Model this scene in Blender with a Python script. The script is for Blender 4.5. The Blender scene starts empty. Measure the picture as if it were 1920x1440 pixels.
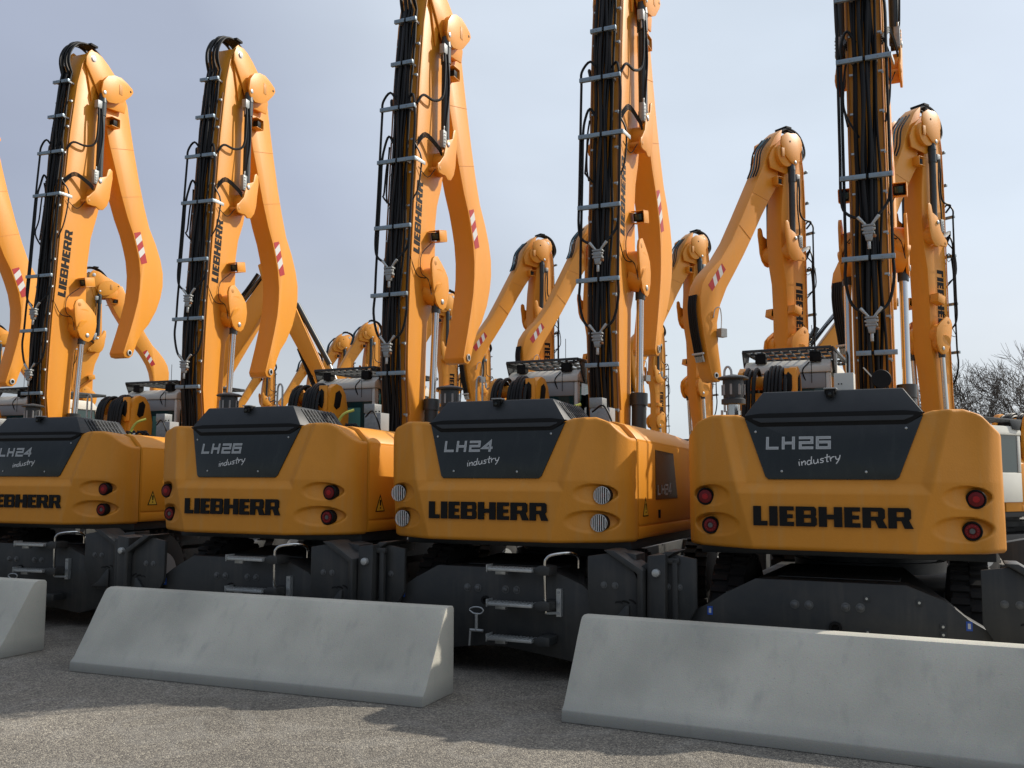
import bpy, bmesh, math, random
from mathutils import Vector, Matrix
R = math.radians
sc = bpy.context.scene
C = sc.collection

# ------------------------------------------------------------------ camera
cam_d = bpy.data.cameras.new('camera')
cam = bpy.data.objects.new('camera', cam_d); C.objects.link(cam); sc.camera = cam
cam_d.sensor_width = 36.0
cam_d.lens = 36.0 * 1783.94 / 1920.0
cam_d.clip_end = 2000.0
cam.location = (0, 0, 1.769)
_pi, _ya, _ro = R(5.6648), R(24.9227), R(-0.214)
fw = Vector((-math.sin(_ya) * math.cos(_pi), math.cos(_ya) * math.cos(_pi), math.sin(_pi)))
rt = Vector((math.cos(_ya), math.sin(_ya), 0.0))
up = rt.cross(fw)
r2 = rt * math.cos(_ro) + up * math.sin(_ro) * -1.0
u2 = r2.cross(fw)
cam.matrix_world = Matrix(((r2.x, u2.x, -fw.x, 0), (r2.y, u2.y, -fw.y, 0), (r2.z, u2.z, -fw.z, 1.769), (0, 0, 0, 1)))
sc.render.resolution_x, sc.render.resolution_y = 1024, 768

# ------------------------------------------------------------------ light
SUN = Vector((0.90, 0.92, 1.00)).normalized()
elev = math.asin(SUN.z); azim = math.atan2(SUN.x, SUN.y)
wd = bpy.data.worlds.new('World'); sc.world = wd; wd.use_nodes = True
wn = wd.node_tree.nodes; wl = wd.node_tree.links
for n in list(wn): wn.remove(n)
wo = wn.new('ShaderNodeOutputWorld'); bg = wn.new('ShaderNodeBackground'); sky = wn.new('ShaderNodeTexSky')
sky.sky_type = 'NISHITA'; sky.sun_disc = False
sky.sun_elevation = elev; sky.sun_rotation = azim
sky.air_density = 1.0; sky.dust_density = 2.0; sky.ozone_density = 1.5
hsv = wn.new('ShaderNodeHueSaturation'); hsv.inputs['Saturation'].default_value = 0.75
tc = wn.new('ShaderNodeTexCoord'); mp = wn.new('ShaderNodeMapping'); mp.inputs['Scale'].default_value = (1.0, 1.0, 2.6)
nz = wn.new('ShaderNodeTexNoise'); nz.inputs['Scale'].default_value = 1.6; nz.inputs['Detail'].default_value = 3.0; nz.inputs['Roughness'].default_value = 0.45
rp = wn.new('ShaderNodeMapRange'); rp.inputs['From Min'].default_value = 0.3; rp.inputs['From Max'].default_value = 0.75
rp.inputs['To Min'].default_value = 0.72; rp.inputs['To Max'].default_value = 0.95
mx = wn.new('ShaderNodeMixRGB')                                                            # thin high cloud veil, brighter towards the sun
dt = wn.new('ShaderNodeVectorMath'); dt.operation = 'DOT_PRODUCT'; dt.inputs[1].default_value = SUN
nv = wn.new('ShaderNodeVectorMath'); nv.operation = 'NORMALIZE'
mr = wn.new('ShaderNodeMapRange'); mr.inputs['From Min'].default_value = -1.0
vr = wn.new('ShaderNodeValToRGB'); ve = vr.color_ramp.elements
ve[0].position = 0; ve[0].color = (.20, .24, .31, 1); ve[1].position = 1; ve[1].color = (1.25, 1.27, 1.3, 1)
for p_, c_ in ((.42, (.28, .33, .43)), (.53, (.42, .47, .60)), (.64, (.47, .525, .655)), (.73, (.72, .80, .91)), (.86, (.73, .825, .94)), (.915, (.80, .89, 1.02))):
    k_ = ve.new(p_); k_.color = (*c_, 1)
vs_ = wn.new('ShaderNodeVectorMath'); vs_.operation = 'SCALE'; vs_.inputs['Scale'].default_value = 1 / .09
wl.new(tc.outputs['Generated'], nv.inputs[0]); wl.new(nv.outputs['Vector'], dt.inputs[0]); wl.new(dt.outputs['Value'], mr.inputs['Value'])
hz = wn.new('ShaderNodeValToRGB'); he = hz.color_ramp.elements                              # paler air near the horizon
he[0].position = 0; he[0].color = (.24, .27, .31, 1); he[1].position = 1; he[1].color = (1.0, .99, .97, 1)
for p_, c_ in ((.42, (.34, .38, .43)), (.53, (.62, .665, .71)), (.62, (.66, .71, .76)), (.68, (.69, .75, .80)), (.76, (.75, .82, .87)), (.86, (.84, .88, .93))):
    k_ = he.new(p_); k_.color = (*c_, 1)
sx_ = wn.new('ShaderNodeSeparateXYZ'); hr = wn.new('ShaderNodeMapRange'); hr.interpolation_type = 'SMOOTHSTEP'
hr.inputs['From Min'].default_value = .30; hr.inputs['From Max'].default_value = .05
hm = wn.new('ShaderNodeMixRGB')
wl.new(nv.outputs['Vector'], sx_.inputs['Vector']); wl.new(sx_.outputs['Z'], hr.inputs['Value']); wl.new(mr.outputs['Result'], hz.inputs['Fac'])
wl.new(hr.outputs['Result'], hm.inputs['Fac']); wl.new(vr.outputs['Color'], hm.inputs['Color1']); wl.new(hz.outputs['Color'], hm.inputs['Color2'])
wl.new(mr.outputs['Result'], vr.inputs['Fac']); wl.new(hm.outputs['Color'], vs_.inputs[0]); wl.new(vs_.outputs['Vector'], mx.inputs['Color2'])
wl.new(tc.outputs['Generated'], mp.inputs['Vector']); wl.new(mp.outputs['Vector'], nz.inputs['Vector'])
wl.new(nz.outputs['Fac'], rp.inputs['Value']); wl.new(rp.outputs['Result'], mx.inputs['Fac'])
wl.new(sky.outputs['Color'], hsv.inputs['Color']); wl.new(hsv.outputs['Color'], mx.inputs['Color1'])
n3 = wn.new('ShaderNodeTexNoise'); n3.inputs['Scale'].default_value = 2.6; n3.inputs['Detail'].default_value = 4; n3.inputs['Roughness'].default_value = .5
m3 = wn.new('ShaderNodeMapRange'); m3.inputs['From Min'].default_value = .3; m3.inputs['From Max'].default_value = .7; m3.inputs['To Min'].default_value = .96; m3.inputs['To Max'].default_value = 1.07
v3 = wn.new('ShaderNodeVectorMath'); v3.operation = 'SCALE'
wl.new(mp.outputs['Vector'], n3.inputs['Vector']); wl.new(n3.outputs['Fac'], m3.inputs['Value']); wl.new(m3.outputs['Result'], v3.inputs['Scale'])
wl.new(mx.outputs['Color'], v3.inputs[0]); wl.new(v3.outputs['Vector'], bg.inputs['Color']); bg.inputs['Strength'].default_value = 0.09
wl.new(bg.outputs['Background'], wo.inputs['Surface'])
sd = bpy.data.lights.new('sun', 'SUN'); sd.energy = 4.5; sd.angle = R(0.6); sd.color = (1.0, 0.93, 0.82)
sun = bpy.data.objects.new('sun', sd); C.objects.link(sun); sun.location = (30, 40, 50)
sun.rotation_euler = (-SUN).to_track_quat('-Z', 'Y').to_euler()
sc.view_settings.view_transform = 'Standard'; sc.view_settings.look = 'None'
sc.view_settings.exposure = 0.0; sc.view_settings.gamma = 1.0

# ------------------------------------------------------------------ materials
def mat(name, col, rough=0.5, metal=0.0, noise=None, bump=None, coat=0.0, spec=0.5, streak=None):
    m = bpy.data.materials.new(name); m.use_nodes = True
    nt = m.node_tree; b = nt.nodes['Principled BSDF']
    b.inputs['Base Color'].default_value = (*col, 1); b.inputs['Roughness'].default_value = rough
    b.inputs['Metallic'].default_value = metal; b.inputs['Coat Weight'].default_value = coat
    b.inputs['Specular IOR Level'].default_value = spec
    if noise or bump: t = nt.nodes.new('ShaderNodeTexCoord')
    if noise:                       # (scale, amount, second colour)
        n = nt.nodes.new('ShaderNodeTexNoise'); n.inputs['Scale'].default_value = noise[0]; n.inputs['Detail'].default_value = 6
        n.inputs['Roughness'].default_value = 0.65
        r = nt.nodes.new('ShaderNodeMapRange'); r.inputs['From Min'].default_value = 0.35; r.inputs['From Max'].default_value = 0.7
        r.inputs['To Max'].default_value = noise[1]
        x = nt.nodes.new('ShaderNodeMixRGB'); x.inputs['Color1'].default_value = (*col, 1); x.inputs['Color2'].default_value = (*noise[2], 1)
        nt.links.new(t.outputs['Object'], n.inputs['Vector']); nt.links.new(n.outputs['Fac'], r.inputs['Value'])
        nt.links.new(r.outputs['Result'], x.inputs['Fac']); nt.links.new(x.outputs['Color'], b.inputs['Base Color'])
        r3 = nt.nodes.new('ShaderNodeMapRange'); r3.inputs['To Min'].default_value = rough * .85; r3.inputs['To Max'].default_value = min(1, rough * 1.2)
        nt.links.new(n.outputs['Fac'], r3.inputs['Value']); nt.links.new(r3.outputs['Result'], b.inputs['Roughness'])
        if streak:                  # dry rain marks and dust running down
            mq = nt.nodes.new('ShaderNodeMapping'); mq.inputs['Scale'].default_value = (14, 14, 1.1)
            n2 = nt.nodes.new('ShaderNodeTexNoise'); n2.inputs['Scale'].default_value = 1.0; n2.inputs['Detail'].default_value = 5
            q2 = nt.nodes.new('ShaderNodeMapRange'); q2.inputs['From Min'].default_value = .52; q2.inputs['From Max'].default_value = .78; q2.inputs['To Max'].default_value = streak[0]
            x2 = nt.nodes.new('ShaderNodeMixRGB'); x2.inputs['Color2'].default_value = (*streak[1], 1)
            nt.links.new(t.outputs['Object'], mq.inputs['Vector']); nt.links.new(mq.outputs['Vector'], n2.inputs['Vector']); nt.links.new(n2.outputs['Fac'], q2.inputs['Value'])
            nt.links.new(q2.outputs['Result'], x2.inputs['Fac']); nt.links.new(x.outputs['Color'], x2.inputs['Color1']); nt.links.new(x2.outputs['Color'], b.inputs['Base Color'])
    if bump:                        # (scale, strength)
        n = nt.nodes.new('ShaderNodeTexNoise'); n.inputs['Scale'].default_value = bump[0]; n.inputs['Detail'].default_value = 3
        u = nt.nodes.new('ShaderNodeBump'); u.inputs['Strength'].default_value = bump[1]; u.inputs['Distance'].default_value = 0.01
        nt.links.new(t.outputs['Object'], n.inputs['Vector']); nt.links.new(n.outputs['Fac'], u.inputs['Height'])
        nt.links.new(u.outputs['Normal'], b.inputs['Normal'])
    return m
YEL = mat('yellow_paint', (0.76, 0.305, 0.021), 0.42, noise=(2.2, 0.35, (0.69, 0.265, 0.019)), bump=(30, 0.04), streak=(0.22, (0.60, 0.33, 0.10)))
YCAST = mat('cast_yellow_paint', (0.66, 0.262, 0.021), 0.5, noise=(3.0, 0.5, (0.56, 0.220, 0.020)), bump=(70, 0.16), spec=.4, streak=(0.30, (0.52, 0.31, 0.11)))
YWORN = mat('scuffed_paint', (0.62, 0.27, 0.04), 0.55, noise=(9, 0.5, (0.45, 0.2, 0.05)), bump=(40, 0.2))
DARK = mat('dark_grey_paint', (0.030, 0.036, 0.040), 0.5, noise=(4, 0.5, (0.045, 0.05, 0.052)), bump=(40, 0.08))
CHAS = mat('chassis_paint', (0.020, 0.023, 0.024), 0.5, noise=(4, 0.7, (0.045, 0.043, 0.038)), bump=(25, 0.12), streak=(.35, (.09, .08, .065)))
PANEL = mat('glossy_panel', (0.008, 0.011, 0.010), 0.14, noise=(3, 0.6, (0.017, 0.022, 0.018)), bump=(1.5, 0.25), streak=(.2, (.05, .055, .05)))
LID = mat('hood_plastic', (0.017, 0.020, 0.022), 0.5, noise=(5, 0.6, (0.034, 0.037, 0.039)), bump=(140, 0.06))
RUB = mat('hose_rubber', (0.006, 0.006, 0.006), 0.5, spec=.3)
BOLT = mat('dark_bolt', (0.13, 0.135, 0.135), 0.5, 0.3, noise=(40, .6, (.06, .06, .058)))
TYRE = mat('tyre_rubber', (0.018, 0.018, 0.018), 0.8, noise=(12, 0.5, (0.04, 0.036, 0.03)))
ZINC = mat('zinc_bracket', (0.26, 0.33, 0.38), 0.42, 0.6, noise=(20, 0.5, (0.34, 0.40, 0.43)))
CAST = mat('grey_casting', (0.34, 0.36, 0.36), 0.5, 0.4, noise=(25, 0.6, (0.2, 0.21, 0.21)), bump=(60, 0.3))
CHROME = mat('chrome', (0.62, 0.62, 0.60), 0.16, 1.0)
STEEL = mat('galvanised_steel', (0.52, 0.54, 0.53), 0.42, 0.7, noise=(30, 0.6, (0.34, 0.35, 0.34)))
CYL = mat('cylinder_paint', (0.030, 0.040, 0.044), 0.38, noise=(6, 0.4, (0.045, 0.052, 0.055)))
BLK = mat('black_decal', (0.007, 0.007, 0.007), 0.6, spec=.2)
SILV = mat('silver_decal', (0.42, 0.43, 0.42), 0.45, 0.3)
WHT = mat('white_decal', (0.62, 0.62, 0.60), 0.45)
REDD = mat('red_decal', (0.40, 0.014, 0.016), 0.4)
WARN = mat('warning_yellow', (0.75, 0.48, 0.03), 0.45)
BLUE = mat('blue_decal', (0.02, 0.09, 0.42), 0.45)
TAIL = mat('tail_lens', (0.14, 0.004, 0.006), 0.35, spec=.3)
TAILC = mat('tail_lens_centre', (0.34, 0.010, 0.012), 0.4, spec=.3)
CABW = mat('cab_white', (0.66, 0.65, 0.58), 0.4, noise=(4, 0.3, (0.55, 0.54, 0.49)))
CABG = mat('cab_grey', (0.30, 0.31, 0.31), 0.5)
GLASS = mat('cab_glass', (0.015, 0.045, 0.045), 0.06, coat=0.3)
GREENG = mat('tinted_glass', (0.10, 0.26, 0.23), 0.15)
CABLE = mat('yellow_cable', (0.55, 0.58, 0.10), 0.45)
BLUEH = mat('blue_fitting', (0.02, 0.13, 0.20), 0.45)
BRONZE = mat('brown_bracket', (0.28, 0.12, 0.04), 0.5)

# concrete with form marks, and coarse asphalt
def concrete():
    m = mat('precast_concrete', (0.36, 0.38, 0.37), 0.85); nt = m.node_tree; b = nt.nodes['Principled BSDF']
    t = nt.nodes.new('ShaderNodeTexCoord')
    a = nt.nodes.new('ShaderNodeTexNoise'); a.inputs['Scale'].default_value = 1.3; a.inputs['Detail'].default_value = 5
    mpp = nt.nodes.new('ShaderNodeMapping'); mpp.inputs['Scale'].default_value = (9, 9, 0.7)
    s = nt.nodes.new('ShaderNodeTexNoise'); s.inputs['Scale'].default_value = 1.0; s.inputs['Detail'].default_value = 4
    f = nt.nodes.new('ShaderNodeTexNoise'); f.inputs['Scale'].default_value = 120; f.inputs['Detail'].default_value = 2
    r1 = nt.nodes.new('ShaderNodeValToRGB'); r1.color_ramp.elements[0].position = .25; r1.color_ramp.elements[1].position = .72
    r1.color_ramp.elements[0].color = (0.37, 0.36, 0.30, 1); r1.color_ramp.elements[1].color = (0.60, 0.575, 0.475, 1)
    r2_ = nt.nodes.new('ShaderNodeMapRange'); r2_.inputs['From Min'].default_value = .55; r2_.inputs['From Max'].default_value = .8; r2_.inputs['To Max'].default_value = .35
    x = nt.nodes.new('ShaderNodeMixRGB'); x.inputs['Color2'].default_value = (0.20, 0.21, 0.205, 1)
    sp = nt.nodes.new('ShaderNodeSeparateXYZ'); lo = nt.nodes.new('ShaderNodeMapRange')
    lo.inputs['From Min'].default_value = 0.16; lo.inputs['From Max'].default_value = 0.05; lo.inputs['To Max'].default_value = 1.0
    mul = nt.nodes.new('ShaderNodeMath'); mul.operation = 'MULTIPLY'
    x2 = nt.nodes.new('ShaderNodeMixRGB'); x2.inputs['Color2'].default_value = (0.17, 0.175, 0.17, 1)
    L = nt.links.new
    L(t.outputs['Object'], a.inputs['Vector']); L(t.outputs['Object'], mpp.inputs['Vector']); L(mpp.outputs['Vector'], s.inputs['Vector'])
    L(t.outputs['Object'], f.inputs['Vector']); L(a.outputs['Fac'], r1.inputs['Fac']); L(s.outputs['Fac'], r2_.inputs['Value'])
    L(r2_.outputs['Result'], x.inputs['Fac']); L(r1.outputs['Color'], x.inputs['Color1'])
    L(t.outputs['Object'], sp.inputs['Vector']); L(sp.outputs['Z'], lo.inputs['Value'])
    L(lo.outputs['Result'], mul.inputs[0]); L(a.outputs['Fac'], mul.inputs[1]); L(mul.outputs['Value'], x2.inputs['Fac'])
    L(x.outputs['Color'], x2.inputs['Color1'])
    x3 = nt.nodes.new('ShaderNodeMixRGB'); x3.blend_type = 'MULTIPLY'; x3.inputs['Fac'].default_value = 0.35
    L(x2.outputs['Color'], x3.inputs['Color1']); L(f.outputs['Color'], x3.inputs['Color2'])
    pv = nt.nodes.new('ShaderNodeTexVoronoi'); pv.inputs['Scale'].default_value = 26                # air holes
    pr_ = nt.nodes.new('ShaderNodeMapRange'); pr_.inputs['From Min'].default_value = .10; pr_.inputs['From Max'].default_value = .06; pr_.inputs['To Max'].default_value = .55
    x5 = nt.nodes.new('ShaderNodeMixRGB'); x5.inputs['Color2'].default_value = (.10, .10, .095, 1)
    L(t.outputs['Object'], pv.inputs['Vector']); L(pv.outputs['Distance'], pr_.inputs['Value'])
    gate = nt.nodes.new('ShaderNodeMath'); gate.operation = 'GREATER_THAN'; gate.inputs[1].default_value = .55
    gm = nt.nodes.new('ShaderNodeMath'); gm.operation = 'MULTIPLY'; psc = nt.nodes.new('ShaderNodeSeparateColor')
    L(pv.outputs['Color'], psc.inputs['Color']); L(psc.outputs['Green'], gate.inputs[0]); L(gate.outputs['Value'], gm.inputs[0]); L(pr_.outputs['Result'], gm.inputs[1]); L(gm.outputs['Value'], x5.inputs['Fac'])
    L(x3.outputs['Color'], x5.inputs['Color1']); x3 = x5
    g = nt.nodes.new('ShaderNodeGamma'); g.inputs['Gamma'].default_value = 0.85
    L(x3.outputs['Color'], g.inputs['Color']); L(g.outputs['Color'], b.inputs['Base Color'])
    u = nt.nodes.new('ShaderNodeBump'); u.inputs['Strength'].default_value = 0.35; u.inputs['Distance'].default_value = 0.006
    L(f.outputs['Fac'], u.inputs['Height']); L(u.outputs['Normal'], b.inputs['Normal'])
    return m
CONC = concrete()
def asphalt():
    m = mat('coarse_asphalt', (0.2, 0.19, 0.17), 0.9); nt = m.node_tree; b = nt.nodes['Principled BSDF']; L = nt.links.new
    t = nt.nodes.new('ShaderNodeTexCoord')
    v = nt.nodes.new('ShaderNodeTexVoronoi'); v.inputs['Scale'].default_value = 95; v.inputs['Randomness'].default_value = 1
    sc_ = nt.nodes.new('ShaderNodeSeparateColor')
    r = nt.nodes.new('ShaderNodeValToRGB'); e = r.color_ramp.elements
    e[0].position = 0; e[0].color = (0.098, 0.088, 0.076, 1); e[1].position = 1; e[1].color = (0.46, 0.415, 0.33, 1)
    k = e.new(.35); k.color = (0.182, 0.163, 0.138, 1); k = e.new(.8); k.color = (0.29, 0.26, 0.212, 1)
    a = nt.nodes.new('ShaderNodeTexNoise'); a.inputs['Scale'].default_value = .7; a.inputs['Detail'].default_value = 6
    ar = nt.nodes.new('ShaderNodeMapRange'); ar.inputs['From Min'].default_value = .35; ar.inputs['From Max'].default_value = .7; ar.inputs['To Min'].default_value = .72; ar.inputs['To Max'].default_value = 1.15
    x = nt.nodes.new('ShaderNodeMixRGB'); x.blend_type = 'MULTIPLY'; x.inputs['Fac'].default_value = 1
    # dried puddle stain outlines
    w = nt.nodes.new('ShaderNodeTexNoise'); w.inputs['Scale'].default_value = .9; w.inputs['Detail'].default_value = 2
    wr = nt.nodes.new('ShaderNodeValToRGB'); q = wr.color_ramp.elements
    q[0].position = .5; q[0].color = (0, 0, 0, 1); q[1].position = .56; q[1].color = (0, 0, 0, 1); k2 = q.new(.53); k2.color = (1, 1, 1, 1)
    mw = nt.nodes.new('ShaderNodeMath'); mw.operation = 'MULTIPLY'; mw.inputs[1].default_value = .16
    x4 = nt.nodes.new('ShaderNodeMixRGB'); x4.inputs['Color2'].default_value = (.42, .40, .36, 1)
    L(t.outputs['Object'], v.inputs['Vector']); L(v.outputs['Color'], sc_.inputs['Color']); L(sc_.outputs['Red'], r.inputs['Fac'])
    L(t.outputs['Object'], a.inputs['Vector']); L(a.outputs['Fac'], ar.inputs['Value']); L(r.outputs['Color'], x.inputs['Color1']); L(ar.outputs['Result'], x.inputs['Color2'])
    L(t.outputs['Object'], w.inputs['Vector']); L(w.outputs['Fac'], wr.inputs['Fac']); L(wr.outputs['Color'], mw.inputs[0]); L(mw.outputs['Value'], x4.inputs['Fac'])
    so = nt.nodes.new('ShaderNodeTexNoise'); so.inputs['Scale'].default_value = .55; so.inputs['Detail'].default_value = 7; so.inputs['Roughness'].default_value = .7
    sr = nt.nodes.new('ShaderNodeMapRange'); sr.inputs['From Min'].default_value = .58; sr.inputs['From Max'].default_value = .68; sr.inputs['To Max'].default_value = .22
    x6 = nt.nodes.new('ShaderNodeMixRGB'); x6.inputs['Color2'].default_value = (.09, .083, .075, 1)        # old oil and water stains
    ck = nt.nodes.new('ShaderNodeTexVoronoi'); ck.feature = 'DISTANCE_TO_EDGE'; ck.inputs['Scale'].default_value = .42
    ckn = nt.nodes.new('ShaderNodeTexNoise'); ckn.inputs['Scale'].default_value = 3; ckn.inputs['Detail'].default_value = 5
    ckm = nt.nodes.new('ShaderNodeMixRGB'); ckm.blend_type = 'ADD'; ckm.inputs['Fac'].default_value = .35
    cr_ = nt.nodes.new('ShaderNodeMapRange'); cr_.inputs['From Min'].default_value = .004; cr_.inputs['From Max'].default_value = .0015; cr_.inputs['To Max'].default_value = .16
    x7 = nt.nodes.new('ShaderNodeMixRGB'); x7.inputs['Color2'].default_value = (.05, .046, .04, 1)         # hairline cracks
    L(t.outputs['Object'], so.inputs['Vector']); L(so.outputs['Fac'], sr.inputs['Value']); L(sr.outputs['Result'], x6.inputs['Fac']); L(x.outputs['Color'], x6.inputs['Color1'])
    L(t.outputs['Object'], ckn.inputs['Vector']); L(t.outputs['Object'], ckm.inputs['Color1']); L(ckn.outputs['Color'], ckm.inputs['Color2']); L(ckm.outputs['Color'], ck.inputs['Vector'])
    L(ck.outputs['Distance'], cr_.inputs['Value']); L(cr_.outputs['Result'], x7.inputs['Fac']); L(x4.outputs['Color'], x7.inputs['Color1'])
    L(x6.outputs['Color'], x4.inputs['Color1']); L(x7.outputs['Color'], b.inputs['Base Color'])
    u = nt.nodes.new('ShaderNodeBump'); u.inputs['Strength'].default_value = 0.7; u.inputs['Distance'].default_value = 0.012
    L(v.outputs['Distance'], u.inputs['Height']); u.invert = True; L(u.outputs['Normal'], b.inputs['Normal'])
    return m
ASPH = asphalt()
BARK = mat('bare_bark', (0.10, 0.085, 0.07), 0.9, noise=(3, 0.6, (0.16, 0.14, 0.12)))

# ------------------------------------------------------------------ mesh kit
def basis(d):
    d = Vector(d).normalized()
    a = Vector((0, 0, 1)) if abs(d.z) < .9 else Vector((1, 0, 0))
    x = d.cross(a).normalized(); return x, d.cross(x).normalized()
class MB:
    def __init__(s): s.v = []; s.f = []; s.m = []; s.mats = []; s.cuts = []
    def cut(s):                      # what follows is a separate piece of the same kind
        s.cuts.append((len(s.v), len(s.f))); return s
    def pieces(s):
        c = sorted(set([(0, 0)] + s.cuts + [(len(s.v), len(s.f))])); out = []
        for (v0, f0), (v1, f1) in zip(c, c[1:]):
            if f1 > f0:
                p = MB(); p.mats = s.mats; p.v = s.v[v0:v1]; p.f = [[i - v0 for i in f] for f in s.f[f0:f1]]; p.m = s.m[f0:f1]; out.append(p)
        return out
    def mi(s, m):
        if m not in s.mats: s.mats.append(m)
        return s.mats.index(m)
    def add(s, vs, fs, m):
        o = len(s.v); k = s.mi(m); s.v += [tuple(v) for v in vs]
        for f in fs: s.f.append([o + i for i in f]); s.m.append(k)
        return s
    def bx(s, x0, x1, y0, y1, z0, z1, m):
        return s.add([(x, y, z) for x in (x0, x1) for y in (y0, y1) for z in (z0, z1)],
                     [(0, 1, 3, 2), (4, 6, 7, 5), (0, 4, 5, 1), (2, 3, 7, 6), (0, 2, 6, 4), (1, 5, 7, 3)], m)
    def obox(s, c, ax, ay, az, hx, hy, hz, m):
        c = Vector(c); ax, ay, az = Vector(ax), Vector(ay), Vector(az)
        return s.add([c + ax * (hx * i) + ay * (hy * j) + az * (hz * k) for i in (-1, 1) for j in (-1, 1) for k in (-1, 1)],
                     [(0, 1, 3, 2), (4, 6, 7, 5), (0, 4, 5, 1), (2, 3, 7, 6), (0, 2, 6, 4), (1, 5, 7, 3)], m)
    def bar(s, p0, p1, w, h, m, upv=(0, 0, 1)):
        p0, p1 = Vector(p0), Vector(p1); d = (p1 - p0); L = d.length; d.normalize()
        u = Vector(upv); x = d.cross(u)
        if x.length < 1e-4: x = d.cross(Vector((0, 1, 0)))
        x.normalize(); u = x.cross(d)
        return s.obox((p0 + p1) / 2, d, x, u, L / 2, w / 2, h / 2, m)
    def prism(s, poly, ax, a, b, m):
        def P(u, v, w): return {'x': (w, u, v), 'y': (u, w, v), 'z': (u, v, w)}[ax]
        n = len(poly); vs = [P(u, v, a) for u, v in poly] + [P(u, v, b) for u, v in poly]
        return s.add(vs, [list(range(n)), list(range(2 * n - 1, n - 1, -1))] + [(i, i + n, (i + 1) % n + n, (i + 1) % n) for i in range(n)], m)
    def tube(s, path, r, m, n=6):
        path = [Vector(p) for p in path]; N = len(path); vs = []
        x = None
        for i, p in enumerate(path):
            d = (path[min(i + 1, N - 1)] - path[max(i - 1, 0)]).normalized()
            if x is None: x, y = basis(d)
            else:
                x = (x - d * x.dot(d)); x.normalize(); y = d.cross(x)
            rr = r[i] if isinstance(r, (list, tuple)) else r
            vs += [p + x * (rr * math.cos(2 * math.pi * k / n)) + y * (rr * math.sin(2 * math.pi * k / n)) for k in range(n)]
        fs = [(i * n + k, i * n + (k + 1) % n, (i + 1) * n + (k + 1) % n, (i + 1) * n + k) for i in range(N - 1) for k in range(n)]
        fs += [list(range(n - 1, -1, -1)), list(range((N - 1) * n, N * n))]
        return s.add(vs, fs, m)
    def cyl(s, p0, p1, r, m, n=20, r1=None): return s.tube([p0, p1], [r, r if r1 is None else r1], m, n)
    def lathe(s, p, d, prof, m, n=24):     # prof: (distance along d, radius)
        p, d = Vector(p), Vector(d).normalized(); x, y = basis(d); vs = []
        for h, r in prof: vs += [p + d * h + x * (r * math.cos(2 * math.pi * k / n)) + y * (r * math.sin(2 * math.pi * k / n)) for k in range(n)]
        N = len(prof)
        fs = [(i * n + k, i * n + (k + 1) % n, (i + 1) * n + (k + 1) % n, (i + 1) * n + k) for i in range(N - 1) for k in range(n)]
        fs += [list(range(n - 1, -1, -1)), list(range((N - 1) * n, N * n))]
        return s.add(vs, fs, m)
    def mesh(s, name, bevel=0, seg=2, ang=35):
        me = bpy.data.meshes.new(name); me.from_pydata(s.v, [], s.f)
        for m in s.mats: me.materials.append(m)
        me.polygons.foreach_set('material_index', s.m); me.update()
        bm = bmesh.new(); bm.from_mesh(me); bmesh.ops.recalc_face_normals(bm, faces=bm.faces)
        if bevel:
            es = [e for e in bm.edges if len(e.link_faces) == 2 and e.calc_face_angle(0) > R(32)]
            bmesh.ops.bevel(bm, geom=es, offset=bevel, segments=seg, profile=.5, affect='EDGES', clamp_overlap=True, material=-1)
        for f in bm.faces: f.smooth = True
        bm.to_mesh(me); bm.free(); me.set_sharp_from_angle(angle=R(ang)); return me
CACHE = {}
FINE = True          # off for far machines too small to show separate hoses and bolts
def part(name, key, fn, parent, bevel=0, loc=None, seg=2, ang=35):
    """one mesh object; identical parts of different things share mesh data"""
    k = (name,) + tuple(key if isinstance(key, tuple) else (key,))
    k += (FINE,)
    if k not in CACHE:
        mb = fn(); CACHE[k] = [p.mesh(name, bevel, seg, ang) for p in (mb.pieces() if FINE else [mb])]
    first = None
    for me in CACHE[k]:
        o = bpy.data.objects.new(name, me); C.objects.link(o)
        if parent is not None: o.parent = parent
        if loc is not None: o.location = loc
        first = first or o
    return first
def tag(o, label, cat, group=None, kind=None):
    if label: o['label'] = label
    if cat: o['category'] = cat
    if group: o['group'] = group
    if kind: o['kind'] = kind
    return o
def thing(name, loc, rz, label, cat, group=None):
    o = bpy.data.objects.new(name, None); C.objects.link(o); o.location = loc; o.rotation_euler = (0, 0, rz); o.empty_display_size = .3
    return tag(o, label, cat, group)
def sstep(a, b, x):
    t = min(1, max(0, (x - a) / (b - a))); return t * t * (3 - 2 * t)
def smooth_path(pts, k=6):
    """Catmull-Rom"""
    P = [Vector(p) for p in pts]; P = [P[0] * 2 - P[1]] + P + [P[-1] * 2 - P[-2]]; out = []
    for i in range(1, len(P) - 2):
        for j in range(k):
            t = j / k; a, b, c, d = P[i - 1:i + 3]
            out.append(.5 * ((2 * b) + (c - a) * t + (2 * a - 5 * b + 4 * c - d) * t * t + (3 * b - a - 3 * c + d) * t ** 3))
    out.append(P[-2]); return out
def lerp_poly(poly, z):       # poly: list of (y, z) rising in z -> y at z
    for (y0, z0), (y1, z1) in zip(poly, poly[1:]):
        if z <= z1: return y0 + (y1 - y0) * max(0, (z - z0)) / max(1e-6, z1 - z0)
    return poly[-1][0]

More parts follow.
